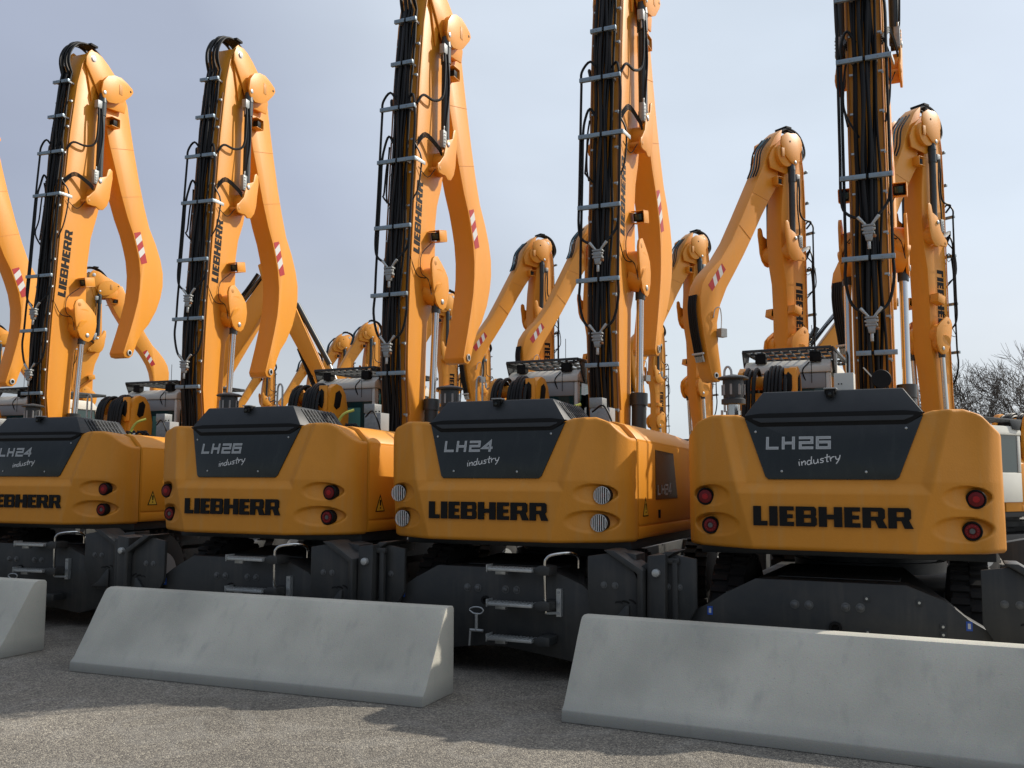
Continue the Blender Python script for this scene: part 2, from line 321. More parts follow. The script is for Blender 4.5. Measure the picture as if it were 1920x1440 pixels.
# ------------------------------------------------------------------ lettering
def rect(a, b, c, d): return [(a, b), (c, b), (c, d), (a, d)]
def g_L(w): return [rect(0, 0, .40, 1), rect(.40, 0, w, .24)]
def g_I(w): return [rect(0, 0, w, 1)]
def g_E(w): return [rect(0, 0, .38, 1), rect(.38, 0, w, .22), rect(.38, .40, w * .93, .60), rect(.38, .79, w, 1)]
def g_H(w): return [rect(0, 0, .40, 1), rect(w - .40, 0, w, 1), rect(.40, .38, w - .40, .62)]
def g_B(w): return [rect(0, 0, .40, 1), rect(.40, 0, w - .28, .2), rect(.40, .42, w - .28, .6), rect(.40, .8, w - .28, 1),
                    [(w - .28, 0), (w - .1, 0), (w, .1), (w, .42), (w - .06, .5), (w - .28, .5)], [(w - .28, .5), (w - .06, .5), (w - .02, .58), (w - .02, .9), (w - .12, 1), (w - .28, 1)]]
def g_R(w): return [rect(0, 0, .40, 1), rect(.40, .36, w - .36, .56), rect(.40, .8, w - .36, 1),
                    [(w - .36, .36), (w - .14, .40), (w - .04, .5), (w - .04, .9), (w - .16, 1), (w - .36, 1)],
                    [(w - .5, .36), (w - .36, .36), (w - .14, .40), (w + .06, 0), (w - .36, 0)]]
WORD = [(g_L, .72), (g_I, .42), (g_E, .72), (g_B, 1.03), (g_H, 1.14), (g_E, .76), (g_R, 1.10), (g_R, 1.10)]
WLEN = sum(w for _, w in WORD) + .1 * 7
def word_mesh(mb, org, du, dv, nrm, length, height, m, th=.004):
    org, du, dv, nrm = Vector(org), Vector(du).normalized(), Vector(dv).normalized(), Vector(nrm).normalized()
    su = length / WLEN; u = 0
    for g, w in WORD:
        for poly in g(w):
            q = [org + du * ((u + a) * su) + dv * (b * height) for a, b in poly]; n = len(q)
            vs = q + [p + nrm * th for p in q]
            mb.add(vs, [list(range(n)), list(range(2 * n - 1, n - 1, -1))] + [(i, i + n, (i + 1) % n + n, (i + 1) % n) for i in range(n)], m)
        u += w + .1
    return mb
GL = {'L': [[(0, 1), (0, 0), (.9, 0)]], 'H': [[(0, 0), (0, 1)], [(1, 0), (1, 1)], [(.05, .5), (.95, .5)]],
      '2': [[(0, 1), (1, 1), (1, .52), (0, .52), (0, 0), (1, 0)]], '6': [[(1, 1), (0, 1), (0, 0), (1, 0), (1, .56), (.1, .56)]],
      '4': [[(.78, 0), (.78, 1), (0, .3), (.66, .3)], [(.9, .3), (1.08, .3)]]}
def ribbon(mb, pts, wd_, fn, th, m, lift=0, ext=0):
    """flat mitred stroke; fn maps (u, v, h) to 3D"""
    pts = [Vector(q) for q in pts]
    if ext:
        pts[0] = pts[0] - (pts[1] - pts[0]).normalized() * ext; pts[-1] = pts[-1] + (pts[-1] - pts[-2]).normalized() * ext
    n = len(pts); l = []; r = []
    for i in range(n):
        p = Vector(pts[i]); d0 = (p - Vector(pts[i - 1])).normalized() if i else None; d1 = (Vector(pts[i + 1]) - p).normalized() if i < n - 1 else None
        if d0 is None: d0 = d1
        if d1 is None: d1 = d0
        t = (d0 + d1); t = t.normalized() if t.length > 1e-3 else d0
        nn = Vector((-t.y, t.x)); k = wd_ / 2 / max(.35, nn.dot(Vector((-d0.y, d0.x))))
        l.append(p + nn * k); r.append(p - nn * k)
    vs = [fn(q.x, q.y, h + lift) for h in (0, th) for q in l + r]; N = 2 * n; fs = []
    for i in range(n - 1):
        fs += [(i, i + 1, n + i + 1, n + i), (N + i, N + n + i, N + n + i + 1, N + i + 1), (i, N + i, N + i + 1, i + 1), (n + i, n + i + 1, N + n + i + 1, N + n + i)]
    fs += [(0, n, N + n, N), (n - 1, N + n - 1, N + 2 * n - 1, 2 * n - 1)]
    mb.add(vs, fs, m)
HAND = {  # strokes of the handwritten word, (x, y)
 'i': [[(0, .55), (.02, .3), (.05, 0)], [(.04, .75), (.06, .8)]],
 'n': [[(0, .52), (.05, 0)], [(.05, .3), (.2, .5), (.3, .42), (.32, 0)]],
 'd': [[(.3, .45), (.1, .5), (.0, .2), (.12, 0), (.3, .12), (.36, .95)], [(.33, .3), (.4, 0)]],
 'u': [[(0, .52), (.02, .12), (.15, 0), (.3, .15), (.33, .52)], [(.33, .3), (.38, 0)]],
 's': [[(.3, .48), (.1, .5), (.05, .35), (.25, .2), (.2, .02), (0, .03)]],
 't': [[(.15, .95), (.12, .1), (.25, .02)], [(-.05, .55), (.38, .62)]],
 'r': [[(0, .52), (.05, 0)], [(.05, .3), (.18, .5), (.34, .5)]],
 'y': [[(0, .55), (.05, .2), (.18, .12), (.3, .25)], [(.36, .6), (.28, .1), (.05, -.4)]]}

# ================================================================== MACHINE
XC = .06                                     # boom centre line, sideways from machine centre
def yface(x, z):
    ax = abs(x); xc = .62 + .26 * (z - 1.24)
    t = ax - xc; base = 0 if t < -.012 else (.55 * t if t > .012 else .55 * (t + .012) ** 2 / .048)
    if ax > 1.08: base += ((ax - 1.08) / .16) ** 2.2 * .12
    lin = lambda a, b, v: min(1, max(0, (v - a) / (b - a)))
    band = min(lin(1.655, 1.74, z), 1 - lin(xc - .085, xc + .015, ax))
    y = base + .050 * (band * .75 + .25 * sstep(0, 1, band)) + .25 * max(0, z - 1.75) * (1 - .6 * sstep(.95, 1.24, ax))
    for cx, cz, a, b, dp in ((.985, 1.635, .185, .092, .085), (.945, 1.39, .23, .102, .09)):
        e = ((ax - cx) / a) ** 2 + ((z - cz) / b) ** 2
        if e < 1:
            s = (ax - (cx - a)) / (2 * a)
            v_ = (z - cz) / b
            y += dp * sstep(0, .42, 1 - e) * (.12 + .88 * min(1, s * 1.35)) * (.30 + .70 * sstep(-1.0, .5, v_))
    return y
def ztop(x):
    pts = [(0, 2.285), (.70, 2.29), (.78, 2.315), (1.0, 2.32), (1.12, 2.275), (1.2, 2.19), (1.26, 2.13)]
    ax = abs(x)
    for (a, b), (c, d) in zip(pts, pts[1:]):
        if ax <= c: return b + (d - b) * (ax - a) / (c - a)
    return 2.13
def cw_mesh():
    mb = MB(); xs = []
    n = 270
    for i in range(n + 1): xs.append(-1.235 + 2.47 * i / n)
    cols = [(-1.25, .56, 1)] + [(-1.25, .42, 1)] + [(x, None, 0) for x in xs] + [(1.25, .42, 1), (1.25, .56, 1)]
    rows = [-5, -4, -3, -2, -1] + list(range(0, 121)) + [121, 122, 123, 124]; V = []
    for r in rows:
        for x, yy, side in cols:
            zt = ztop(x); t = min(1, max(0, r / 120)); z = 1.235 + (zt - .03 - 1.235) * t
            y = yface(x, z) if not side else (max(.45, yface(1.235, z) + .03) if yy < .5 else yy)
            xx = x * (1 - .006 * t)
            if -5 < r < 0:
                a_ = -r * R(22.5); z = 1.235 - .035 * math.sin(a_); k_ = .035 * (1 - math.cos(a_)); y += 0 if side else k_; xx -= math.copysign(k_, x) * min(1, abs(x) / 1.2) ** 6
            elif r == -5: z = 1.2; y = .56; xx *= .972
            elif r == 121: z = zt - .012; y += .006 if not side else 0; xx *= .997
            elif r == 122: z = zt; y += .03 if not side else 0; xx *= .985
            elif r == 123: z = zt - .004; y = max(.3, y) if not side else y; xx *= .97 if side else .985
            elif r == 124: z = zt - .02; y = .56; xx *= .97
            V.append((xx, y, z))
    nc = len(cols); nr = len(rows)
    F = [(j * nc + i, j * nc + i + 1, (j + 1) * nc + i + 1, (j + 1) * nc + i) for j in range(nr - 1) for i in range(nc - 1)]
    mb.add(V, F, YCAST)
    mb.add([(-1.2, .55, 1.21), (1.2, .55, 1.21), (1.2, .55, 2.1), (-1.2, .55, 2.1)], [(0, 1, 2, 3)], DARK)
    return mb
def tail_light(kind):
    def f():
        mb = MB()
        mb.lathe((0, .06, 0), (0, -1, 0), [(0, .074), (.07, .074), (.076, .068), (.070, .058), (.066, .058)], BLK, 28)
        if kind == 'plain':
            mb.lathe((0, -.006, 0), (0, -1, 0), [(0, .0575), (.012, .055), (.018, .03), (.018, .0)], TAIL, 28)
            mb.lathe((0, -.022, 0), (0, -1, 0), [(0, .026), (.005, .024), (.006, 0)], TAILC, 20)
        elif kind == 'ring':
            mb.lathe((0, -.006, 0), (0, -1, 0), [(0, .0575), (.012, .054), (.015, .03), (.006, .026)], TAIL, 28)
            mb.lathe((0, -.010, 0), (0, -1, 0), [(0, .0225), (.006, .020), (.007, 0)], BOLT, 20)
            for k in range(12):
                a = k * math.pi / 6; mb.lathe((.041 * math.cos(a), -.018, .041 * math.sin(a)), (0, -1, 0), [(0, .006), (.003, .004), (.0035, 0)], TAILC, 6)
        else:
            mb.lathe((0, -.002, 0), (0, -1, 0), [(0, .0575), (.008, .055), (.010, 0)], BLK, 28)
            mb.lathe((0, -.012, 0), (0, -1, 0), [(0, .022), (.004, 0)], TAIL, 16)
        return mb
    return f
def louvre():
    mb = MB(); n = 7
    pts = [(.076 * math.cos(a), -.035, .076 * math.sin(a)) for a in [k * math.pi / 16 for k in range(33)]]
    mb.tube(pts, .004, STEEL, 6)
    for k in range(n):
        x = -.060 + .020 * k; h = math.sqrt(.074 ** 2 - x * x)
        mb.bar((x, -.036 - .012 * (1 - (x / .07) ** 2), -h), (x, -.036 - .012 * (1 - (x / .07) ** 2), h), .0085, .003, WHT, (0, 1, 0))
    return mb
def counterweight(par, lights):
    cw = part('counterweight', 0, cw_mesh, par, ang=50)
    part('lettering', 'cw', lambda: word_mesh(MB(), (-.605, -.006, 1.395), (1, 0, 0), (0, 0, 1), (0, -1, 0), 1.2, .158, BLK, .010), cw)
    for s in (-1, 1):
        for x, z, kd in ((1.045, 1.622, 'plain'), (1.01, 1.378, 'ring')):
            k = 'dark' if lights == 'louvre' else kd
            yy = yface(x, z) - .040
            o = part('tail_light', k, tail_light(k), cw, loc=(s * x, yy, z))
            if lights == 'louvre':
                g = part('light_guard', 0, louvre, cw, loc=(s * x, yy, z))
    return cw
def hood(par, model):
    def lid():
        mb = MB()
        sec = [(-.555, 2.238), (.555, 2.238), (.70, 2.298), (.55, 2.505), (-.55, 2.505), (-.70, 2.298)]
        def yf(z): return .135 + (z - 2.238) * .36
        n = 6; V = [(x, yf(z), z) for x, z in sec] + [(x * .99, .98, z if z < 2.4 else z - .03) for x, z in sec]
        mb.add(V, [list(range(n)), list(range(2 * n - 1, n - 1, -1))] + [(i, i + n, (i + 1) % n + n, (i + 1) % n) for i in range(n)], LID)
        return mb
    h = part('engine_hood', 0, lid, par, .012)
    def pan():
        mb = MB(); sec = [(-.485, 1.768), (.485, 1.768), (.512, 1.79), (.698, 2.284), (.56, 2.226), (-.56, 2.226), (-.698, 2.284), (-.512, 1.79)]
        V = []
        for off in (-.014, .05):
            V += [(x, .050 + .25 * (z - 1.75) + off, z) for x, z in sec]
        n = 8
        mb.add(V, [list(range(n)), list(range(2 * n - 1, n - 1, -1))] + [(i, i + n, (i + 1) % n + n, (i + 1) % n) for i in range(n)], PANEL)
        mb.prism([(-.715, 2.30), (-.56, 2.19), (.56, 2.19), (.715, 2.30), (.56, 2.32), (-.56, 2.32)], 'y', .150, .168, BLK)
        return mb
    p = part('rear_panel', 0, pan, par, .006)
    ys = lambda z: .050 + .25 * (z - 1.75) - .014
    def badge():
        mb = MB(); h0 = .083; x0 = -.500; zb = 2.026; widths = {'L': .088, 'H': .082, '2': .092, '4': .090, '6': .094}; x = x0
        for ch in 'LH' + model:
            w = widths[ch]
            for si, st in enumerate(GL[ch]):
                ribbon(mb, [(x + a * w, zb + b * h0) for a, b in st], .023, lambda u, v, h: Vector((u, ys(v) - .0015 - h, v)), .003, SILV, .0004 * si, 0 if (si == 2 or (ch == '4' and si)) else .0115)
                ribbon(mb, [(x + a * w, zb + b * h0) for a, b in st], .0045, lambda u, v, h: Vector((u, ys(v) - .0015 - h, v)), .001, CABG, .0032 + .0004 * si)
            x += w + .028 + {'L': .012, 'H': .026}.get(ch, .014)
        return mb
    part('model_lettering', model, badge, p)
    def hand():
        mb = MB(); x = 0; k = 0
        for ch in 'industry':
            for st in HAND[ch]:
                pts = [(q.x, q.y) for q in smooth_path([(a, b, 0) for a, b in st], 4)]
                def mp_(u, v):
                    U = (x + u) * .098; Vv = v * .066; return (-.245 + U, 1.878 + Vv + U * .15)
                ribbon(mb, [mp_(a, b) for a, b in pts], .0075, lambda u, v, h: Vector((u, ys(v) - .0015 - h, v)), .002, WHT, .0003 * (k % 7)); k += 1
            x += {'i': .2, 'n': .45, 'd': .53, 'u': .5, 's': .42, 't': .38, 'r': .42, 'y': .4}[ch]
        return mb
    part('handwritten_lettering', 0, hand, p)
    for x, z in ((-.60, 2.165), (.57, 2.175), (-.38, 1.835), (.27, 1.83)):
        part('panel_bolt', 0, lambda: MB().lathe((0, 0, 0), (0, -1, 0), [(0, .010), (.004, .010), (.006, .006), (.007, 0)], STEEL, 10), p, loc=(x, ys(z) - .003, z))
    def vents(s):
        def f():
            mb = MB()
            a = Vector((s * .55, 0, 2.50)); b = Vector((s * .70, 0, 2.298)); d = (b - a); nrm = Vector((s * abs(d.z), 0, abs(d.x))).normalized()
            for i in range(2):
                for k in range(9):
                    t0 = .14 + i * .40; t1 = t0 + .33
                    y = .36 + k * .058
                    p0 = a + d * t0; p1 = a + d * t1
                    mb.add([(p0.x + nrm.x * .003, y, p0.z + nrm.z * .003 - .01), (p1.x + nrm.x * .003, y + .015, p1.z + nrm.z * .003 - .002), (p1.x + nrm.x * .003, y + .045, p1.z + nrm.z * .003 - .002), (p0.x + nrm.x * .003, y + .03, p0.z + nrm.z * .003 - .01)], [(0, 1, 2, 3)], BLK)
            for k in range(10):
                y = .345 + k * .058; mb.bar(Vector((a.x, y, a.z)) + d * .12 + nrm * .004, Vector((a.x, y + .016, a.z)) + d * .9 + nrm * .004, .014, .006, DARK, nrm)
            return mb
        return f
    part('vent_grille', 1, vents(1), h); part('vent_grille', -1, vents(-1), h)
    def camr():
        mb = MB(); mb.bx(-.045, .045, .19, .26, 2.475, 2.512, BLK); mb.bx(-.032, .032, .172, .19, 2.44, 2.5, BLK)
        mb.bx(-.05, .05, .165, .27, 2.508, 2.520, CABG); mb.cyl((0, .172, 2.465), (0, .16, 2.465), .016, PANEL, 12); return mb
    part('rear_camera', 0, camr, h, .004)
def body(par, model, simple=False):
    def shell():
        mb = MB()
        for s in (-1, 1):
            V = []
            for y, dz_ in ((.584, 0), (2.4, -.03), (3.2, -.08), (3.7, -.2)):
                V += [(s * x, y, z + (dz_ if z > 2 else 0)) for x, z in ((.42, 1.22), (1.243, 1.22), (1.243, 2.135), (1.20, 2.19), (1.12, 2.27), (1.02, 2.30), (.42, 2.30))]
            F = [list(range(7)), list(range(27, 20, -1))] + [(j * 7 + i, j * 7 + (i + 1) % 7, (j + 1) * 7 + (i + 1) % 7, (j + 1) * 7 + i) for j in range(3) for i in range(7)]
            mb.add(V, F, YEL)
        mb.bx(-.418, .418, .58, 2.5, 1.24, 2.20, DARK)
        mb.bx(-1.18, 1.18, .58, 3.66, 1.12, 1.215, DARK)
        mb.bx(-.418, .418, 2.503, 3.6, 1.24, 1.62, DARK)
        return mb
    b = part('superstructure', 0, shell, par, .006, seg=2)
    def door(s):
        def f():
            mb = MB(); x0, x1 = s * 1.2445, s * 1.250
            mb.prism([(.60, 1.36), (.615, 1.345), (3.2, 1.345), (3.2, 2.02), (3.1, 2.06), (.60, 2.115)], 'x', x0, x1, YEL)
            mb.prism([(.60, 1.235), (3.2, 1.235), (3.2, 1.33), (.60, 1.33)], 'x', x0, x1, YEL)
            return mb
        return f
    for s in (-1, 1):
        d = part('side_door', s, door(s), b, .004)
        def win(s=s):
            mb = MB(); mb.prism([(1.15, 1.57), (1.95, 1.57), (1.80, 2.03), (1.15, 2.05)], 'x', s * 1.2515, s * 1.256, PANEL)
            h0 = .09; x = 1.22
            for ch in 'LH' + model:
                w = h0 * 1.0
                for si, st in enumerate(GL[ch]):
                    q = [((x + a * w), 1.62 + bb * h0) for a, bb in st]
                    if s < 0: q = [(1.95 - (u - 1.15), v) for u, v in q]
                    ribbon(mb, q, .018, lambda u, v, h: Vector((s * (1.257 + h), u, v)), .002, SILV, .0004 * si)
                x += w + .04
            return mb
        part('side_window', (s, model), win, b)
        def decal(s=s):
            mb = MB(); mb.prism([(.72, 1.42), (.90, 1.42), (.81, 1.60)], 'x', s * 1.2505, s * 1.2525, BLK)
            mb.prism([(.74, 1.43), (.88, 1.43), (.81, 1.57)], 'x', s * 1.253, s * 1.2545, WARN)
            mb.prism([(.80, 1.48), (.82, 1.48), (.825, 1.54), (.795, 1.54)], 'x', s * 1.255, s * 1.256, BLK)
            mb.prism([(.80, 1.45), (.82, 1.45), (.82, 1.465), (.80, 1.465)], 'x', s * 1.255, s * 1.256, BLK)
            return mb
        part('warning_sign', s, decal, b)
        part('door_latch', s, lambda s=s: MB().prism([(1.24, 1.39), (1.28, 1.39), (1.28, 1.47), (1.24, 1.47)], 'x', s * 1.2505, s * 1.264, BLK), b)
    return b
def boom_profiles(kind, dz):
    if kind == 'near':
        rear = [(3.10, 1.75), (3.14, 2.6), (3.07, 3.1), (3.07, 3.45), (3.08, 3.95), (3.10, 4.46), (3.14, 5.0), (3.18, 5.6), (3.22, 6.27), (3.28, 7.2), (3.38, 8.1), (3.47, 8.5), (3.58, 8.74)]
        front = [(3.50, 1.75), (3.58, 2.6), (3.59, 3.5), (3.62, 3.9), (3.74, 4.12), (3.82, 4.4), (3.81, 5.3), (3.86, 5.6), (3.98, 5.9), (4.05, 6.2), (4.04, 6.8), (4.0, 7.6), (3.95, 8.3), (3.84, 8.72)]
    else:
        rear = [(3.32, 1.75), (3.36, 2.6), (3.40, 3.4), (3.42, 4.4), (3.43, 5.2), (3.43, 6.2), (3.42, 7.2), (3.44, 8.1), (3.50, 8.5), (3.58, 8.74)]
        front = [(3.74, 1.75), (3.80, 2.6), (3.84, 3.4), (3.92, 3.9), (4.0, 4.2), (4.0, 5.2), (4.02, 5.7), (4.10, 6.1), (4.14, 6.6), (4.10, 7.2), (4.02, 7.8), (3.95, 8.3), (3.84, 8.72)]
    st = lambda p: [(y, z + dz * sstep(4.9, 6.0, z)) for y, z in p]
    return st(rear), st(front)
def boom(par, kind='near', dz=0.0, lettering=True, hw=.19, xc=XC):
    rear, front = boom_profiles(kind, dz); key = (kind, dz, xc)
    yo = 0 if kind == 'near' else .2
    U = lambda z: z + dz * sstep(4.9, 6.0, z)
    def main():
        mb = MB(); poly = rear + [(3.71, 8.80 + dz)] + front[::-1]
        mb.prism(poly, 'x', xc - hw, xc + hw, YEL); return mb
    b = part('boom', key, main, par, .016)
    # edge flanges, head plates, bosses for the lift cylinders, lugs of the stick cylinders
    def flange():
        mb = MB()
        for s in (-1, 1):
            mb.cut(); pts = rear[1:]
            V = []
            for y, z in pts: V += [(xc + s * (hw + .001), y + .006, z), (xc + s * (hw + .018), y + .006, z), (xc + s * (hw + .018), y - .012, z), (xc + s * (hw + .001), y - .012, z)]
            F = []
            for i in range(len(pts) - 1):
                for k in range(4): F.append((i * 4 + k, i * 4 + (k + 1) % 4, (i + 1) * 4 + (k + 1) % 4, (i + 1) * 4 + k))
            mb.add(V, F, YEL)
            mb.cut(); x0 = xc + s * (hw + .004); x1 = xc + s * (hw + .03)
            mb.prism([(y, z + dz) for y, z in [(3.52, 8.55), (3.54, 8.72), (3.64, 8.83), (3.78, 8.80), (3.86, 8.66), (3.80, 8.2), (3.70, 7.9)]], 'x', x0, x1, YEL)
        return mb
    part('edge_flange', key, flange, b, .004)
    def boss():
        mb = MB()
        for s in (-1, 1):
            mb.cut(); mb.cyl((xc + s * (hw - .02), 3.62 + yo, 4.47), (xc + s * .338, 3.62 + yo, 4.44), .20, YEL, 32)
            mb.cyl((xc + s * (hw - .02), 3.60 + yo, 4.33), (xc + s * .336, 3.64 + yo, 4.28), .17, YEL, 32)
            pl = [(3.47, 4.78), (3.42, 4.74), (3.39, 4.66), (3.41, 4.50), (3.46, 4.30), (3.54, 4.15), (3.63, 4.09), (3.73, 4.08), (3.81, 4.13), (3.88, 4.27), (3.90, 4.42), (3.87, 4.56), (3.78, 4.65), (3.65, 4.74), (3.55, 4.80)]
            mb.prism([(y + yo, z) for y, z in pl], 'x', xc + s * .338, xc + s * .368, YEL)
            # lifting eye
            mb.lathe((xc + s * .369, 3.50 + yo, 4.70), (s, 0, 0), [(0, .035), (.002, .035), (.003, 0)], YWORN, 16)
        return mb
    part('cylinder_mount', key, boss, b, .010)
    def pins():
        mb = MB()
        for s in (-1, 1):
            for y, z in ((3.70 + yo, 4.19), (3.83 + (.08 if yo else 0), U(6.47) + (.1 if yo else 0))):
                mb.cut(); mb.lathe((xc + s * .368, y, z), (s, 0, 0), [(0, .036), (.010, .036), (.014, .03), (.016, 0)], STEEL, 16)
            mb.cut(); mb.lathe((xc + s * (hw + .03), 3.66, 8.66 + dz), (s, 0, 0), [(0, .085), (.02, .085), (.03, .07), (.034, .05), (.05, .045), (.055, 0)], STEEL, 24)
        return mb
    part('pin', key, pins, b)
    def lug():
        mb = MB(); L = [(3.60, 6.15), (3.55, 6.12), (3.53, 6.05), (3.57, 5.99), (3.66, 5.99), (3.76, 6.00), (3.84, 5.96), (3.93, 5.98), (4.02, 6.08), (4.07, 6.22), (4.09, 6.40), (4.12, 6.60), (4.11, 6.74), (4.05, 6.77), (4.00, 6.73), (3.97, 6.60), (3.90, 6.57), (3.82, 6.54), (3.76, 6.42), (3.72, 6.28)]
        off = (.09, .14) if yo else (0, 0)
        L = [(y + off[0], z + off[1] + dz) for y, z in L]
        for s in (-1, 1):
            mb.cut(); mb.prism(L, 'x', xc + s * .338, xc + s * .366, YEL)
            mb.cyl((xc + s * (hw - .02), 3.86 + off[0], 6.2 + off[1] + dz), (xc + s * .339, 3.86 + off[0], 6.2 + off[1] + dz), .17, YEL, 28)
            mb.cyl((xc + s * (hw - .02), 3.60 + off[0], 6.06 + off[1] + dz), (xc + s * .372, 3.60 + off[0], 6.06 + off[1] + dz), .028, YWORN, 14)
        return mb
    part('cylinder_lug', key, lug, b, .008)
    # working lamp in its box on the side
    def lampbox():
        mb = MB(); y, z = (3.70 + yo, 5.12)
        for s in ((1, -1) if 1 else (1,)):
            mb.cut(); x0 = xc + s * (hw + .01)
            c = Vector((xc + s * (hw + .10), y, z)); a = Vector((0, math.cos(R(12)), math.sin(R(12)))); u = Vector((0, -a.z, a.y)); X = Vector((s, 0, 0))
            for uu in (-1, 1): mb.obox(c + u * (.075 * uu), X, a, u, .085, .11, .006, YEL)
            mb.obox(c + X * .082, X, a, u, .005, .11, .069, YEL)
            mb.obox(c + a * .105, X, a, u, .078, .005, .069, YEL)
            mb.obox(c - a * .02, X, a, u, .062, .06, .052, BLK)
            mb.obox(c - a * .084, X, a, u, .045, .004, .038, GLASS)
        return mb
    part('work_lamp', key, lampbox, b, .004)
    # hoses along the back
    def hoses():
        mb = MB(); rnd = random.Random(5)
        top = 8.10 + dz; z0 = 1.8
        spec = [(-.125, .05), (-.09, .075), (-.05, .06), (-.015, .085), (.02, .06), (.055, .09), (.085, .06), (.12, .075), (-.03, .12), (.04, .125)]
        for k, (x, d) in enumerate(spec):
            pts = []
            for i in range(44):
                z = z0 + (top + .2 - z0) * i / 43
                wob = .012 * math.sin(z * (1.3 + .23 * k) + k * 1.7) + .007 * math.sin(z * 4.1 + k)
                pts.append((xc + x + wob, lerp_poly(rear, z) - d - .02 + .008 * math.cos(z * 2.2 + 2 * k), z))
            if k % 2 == 0 or k > 6:
                sp = x * .9
                pts += [(xc + sp, 3.30 - d * .5, 8.46 + dz), (xc + sp, 3.31 - d * .4, 8.64 + dz), (xc + sp, 3.40, 8.80 + dz + d * .5), (xc + sp, 3.56, 8.90 + dz + d * .4), (xc + sp, 3.76, 8.94 + dz), (xc + sp, 3.98, 8.84 + dz), (xc + sp, 4.20, 8.62 + dz)]
                pts = pts[:44] + smooth_path(pts[43:], 3)[1:]
            mb.cut(); mb.tube(pts, (.023, .018, .020, .016)[k % 4], RUB, 6)
        mb.cut()
        mb.bar((xc - .14, 3.76, 8.965 + dz), (xc + .16, 3.76, 8.965 + dz), .16, .035, BLK)
        return mb
    part('hose', key + (1,), hoses, b)
    def pipes():   # brown steel pipes flanking the bundle
        mb = MB()
        for x in (-.183, .178):
            pts = [(xc + x, lerp_poly(rear, z) - .03, z) for z in [2.2 + .3 * i for i in range(int((6.0 + dz) / .3))]]
            mb.cut(); mb.tube(pts, .011, BRONZE, 6)
        for z in [2.6 + .47 * i for i in range(12 if dz == 0 else 13)]:
            y = lerp_poly(rear, z)
            for x in (-.15, .16): mb.bar((xc + x - .02, y - .055, z), (xc + x + .03, y - .055, z), .03, .022, STEEL)
            mb.lathe((xc + .185, y - .055, z - .02), (0, -1, 0), [(0, .012), (.012, .012), (.013, 0)], STEEL, 8)
        return mb
    part('hydraulic_pipe', key, pipes, b)
    def side_hoses():
        mb = MB(); Y = lambda z, d=.14: lerp_poly(rear, z) - d
        t = 6.95 + dz
        def run(x, za, zb, n=10): return [(xc + x, Y(za + (zb - za) * i / n), za + (zb - za) * i / n) for i in range(n + 1)]
        mb.cut().tube(smooth_path([(xc - .09, Y(t, .08), t - .02), (xc - .17, Y(t), t + .10), (xc - .285, Y(t), t - .02)] + run(-.285, t - .2, 4.9, 6) + [(xc - .24, Y(4.7), 4.72), (xc - .06, Y(4.6, .2), 4.60)], 4), .017, RUB, 7)
        mb.cut().tube(smooth_path([(xc - .09, Y(t - .65, .08), t - .66), (xc - .18, Y(t), t - .52), (xc - .25, Y(t), t - .68)] + run(-.25, t - .9, 4.2, 6) + [(xc - .26, Y(3.9), 3.95), (xc - .20, Y(3.7), 3.68), (xc - .06, Y(3.6, .2), 3.55)], 4), .017, RUB, 7)
        mb.cut().tube(smooth_path([(xc + .09, Y(t, .08), t), (xc + .19, Y(t), t + .02)] + run(.235, t - .3, 4.2, 7) + [(xc + .24, Y(4), 3.95), (xc + .18, Y(3.7), 3.68), (xc + .06, Y(3.6, .2), 3.55)], 4), .017, RUB, 7)
        mb.cut().tube(smooth_path([(xc + .235, Y(5.0), 5.0), (xc + .2, Y(4.8), 4.8), (xc + .06, Y(4.6, .2), 4.60)], 4), .016, RUB, 7)
        mb.cut().tube(smooth_path([(xc - .09, Y(t - .95, .08), t - .98), (xc - .19, Y(t), t - .87), (xc - .24, Y(t), t - 1.3), (xc - .20, Y(5.6), U(5.55)), (xc - .08, Y(5.5, .08), U(5.4))], 4), .013, RUB, 6)
        # thick feeds to the stick cylinders
        for s in (1, -1):
            zz = U(7.0)
            mb.cut().tube(smooth_path([(xc + s * .20, Y(zz, .05), zz - .12), (xc + s * .25, 3.3, zz + .02), (xc + s * .28, 3.55, zz + .03), (xc + s * .33, 3.72, zz + .15), (xc + s * .35, 3.74, zz + .55), (xc + s * .34, 3.74, zz + .82)], 5), .019, RUB, 7)
            mb.cut().tube(smooth_path([(xc + s * .36, 3.80, zz + .8), (xc + s * .37, 3.84, zz + .3), (xc + s * .36, 3.78, zz - .2), (xc + s * .35, 3.77, zz - .35)], 5), .014, RUB, 6)
            for q in range(4):
                mb.cut().tube(smooth_path([(xc + s * .19, Y(6.5, .04), U(6.32) - q * .03), (xc + s * .26, 3.35, U(6.5) - q * .02), (xc + s * .31, 3.6, U(6.42) - q * .02), (xc + s * .33, 3.72, U(6.35) - q * .025)], 4), .009, RUB, 5)
            mb.cut().tube(smooth_path([(xc + s * .20, Y(6.2, .04), U(6.3)), (xc + s * .26, 3.25, U(6.1)), (xc + s * .25, 3.2, U(5.7)), (xc + s * .20, Y(5.5, .04), U(5.5))], 4), .012, RUB, 6)
            mb.cut().tube(smooth_path([(xc + s * .21, 3.26, U(6.0)), (xc + s * .25, 3.45, U(5.9)), (xc + s * .3, 3.58, U(6.05))], 4), .006, RUB, 5)
            # thin wires at the mount and at the lamp
            mb.cut().tube(smooth_path([(xc + s * .24, 3.62 + yo, 5.02), (xc + s * .21, 3.38 + yo * .5, 4.8), (xc + s * .22, 3.36 + yo * .5, 4.55), (xc + s * .30, 3.42 + yo, 4.45), (xc + s * .34, 3.44 + yo, 4.25)], 4), .006, RUB, 5)
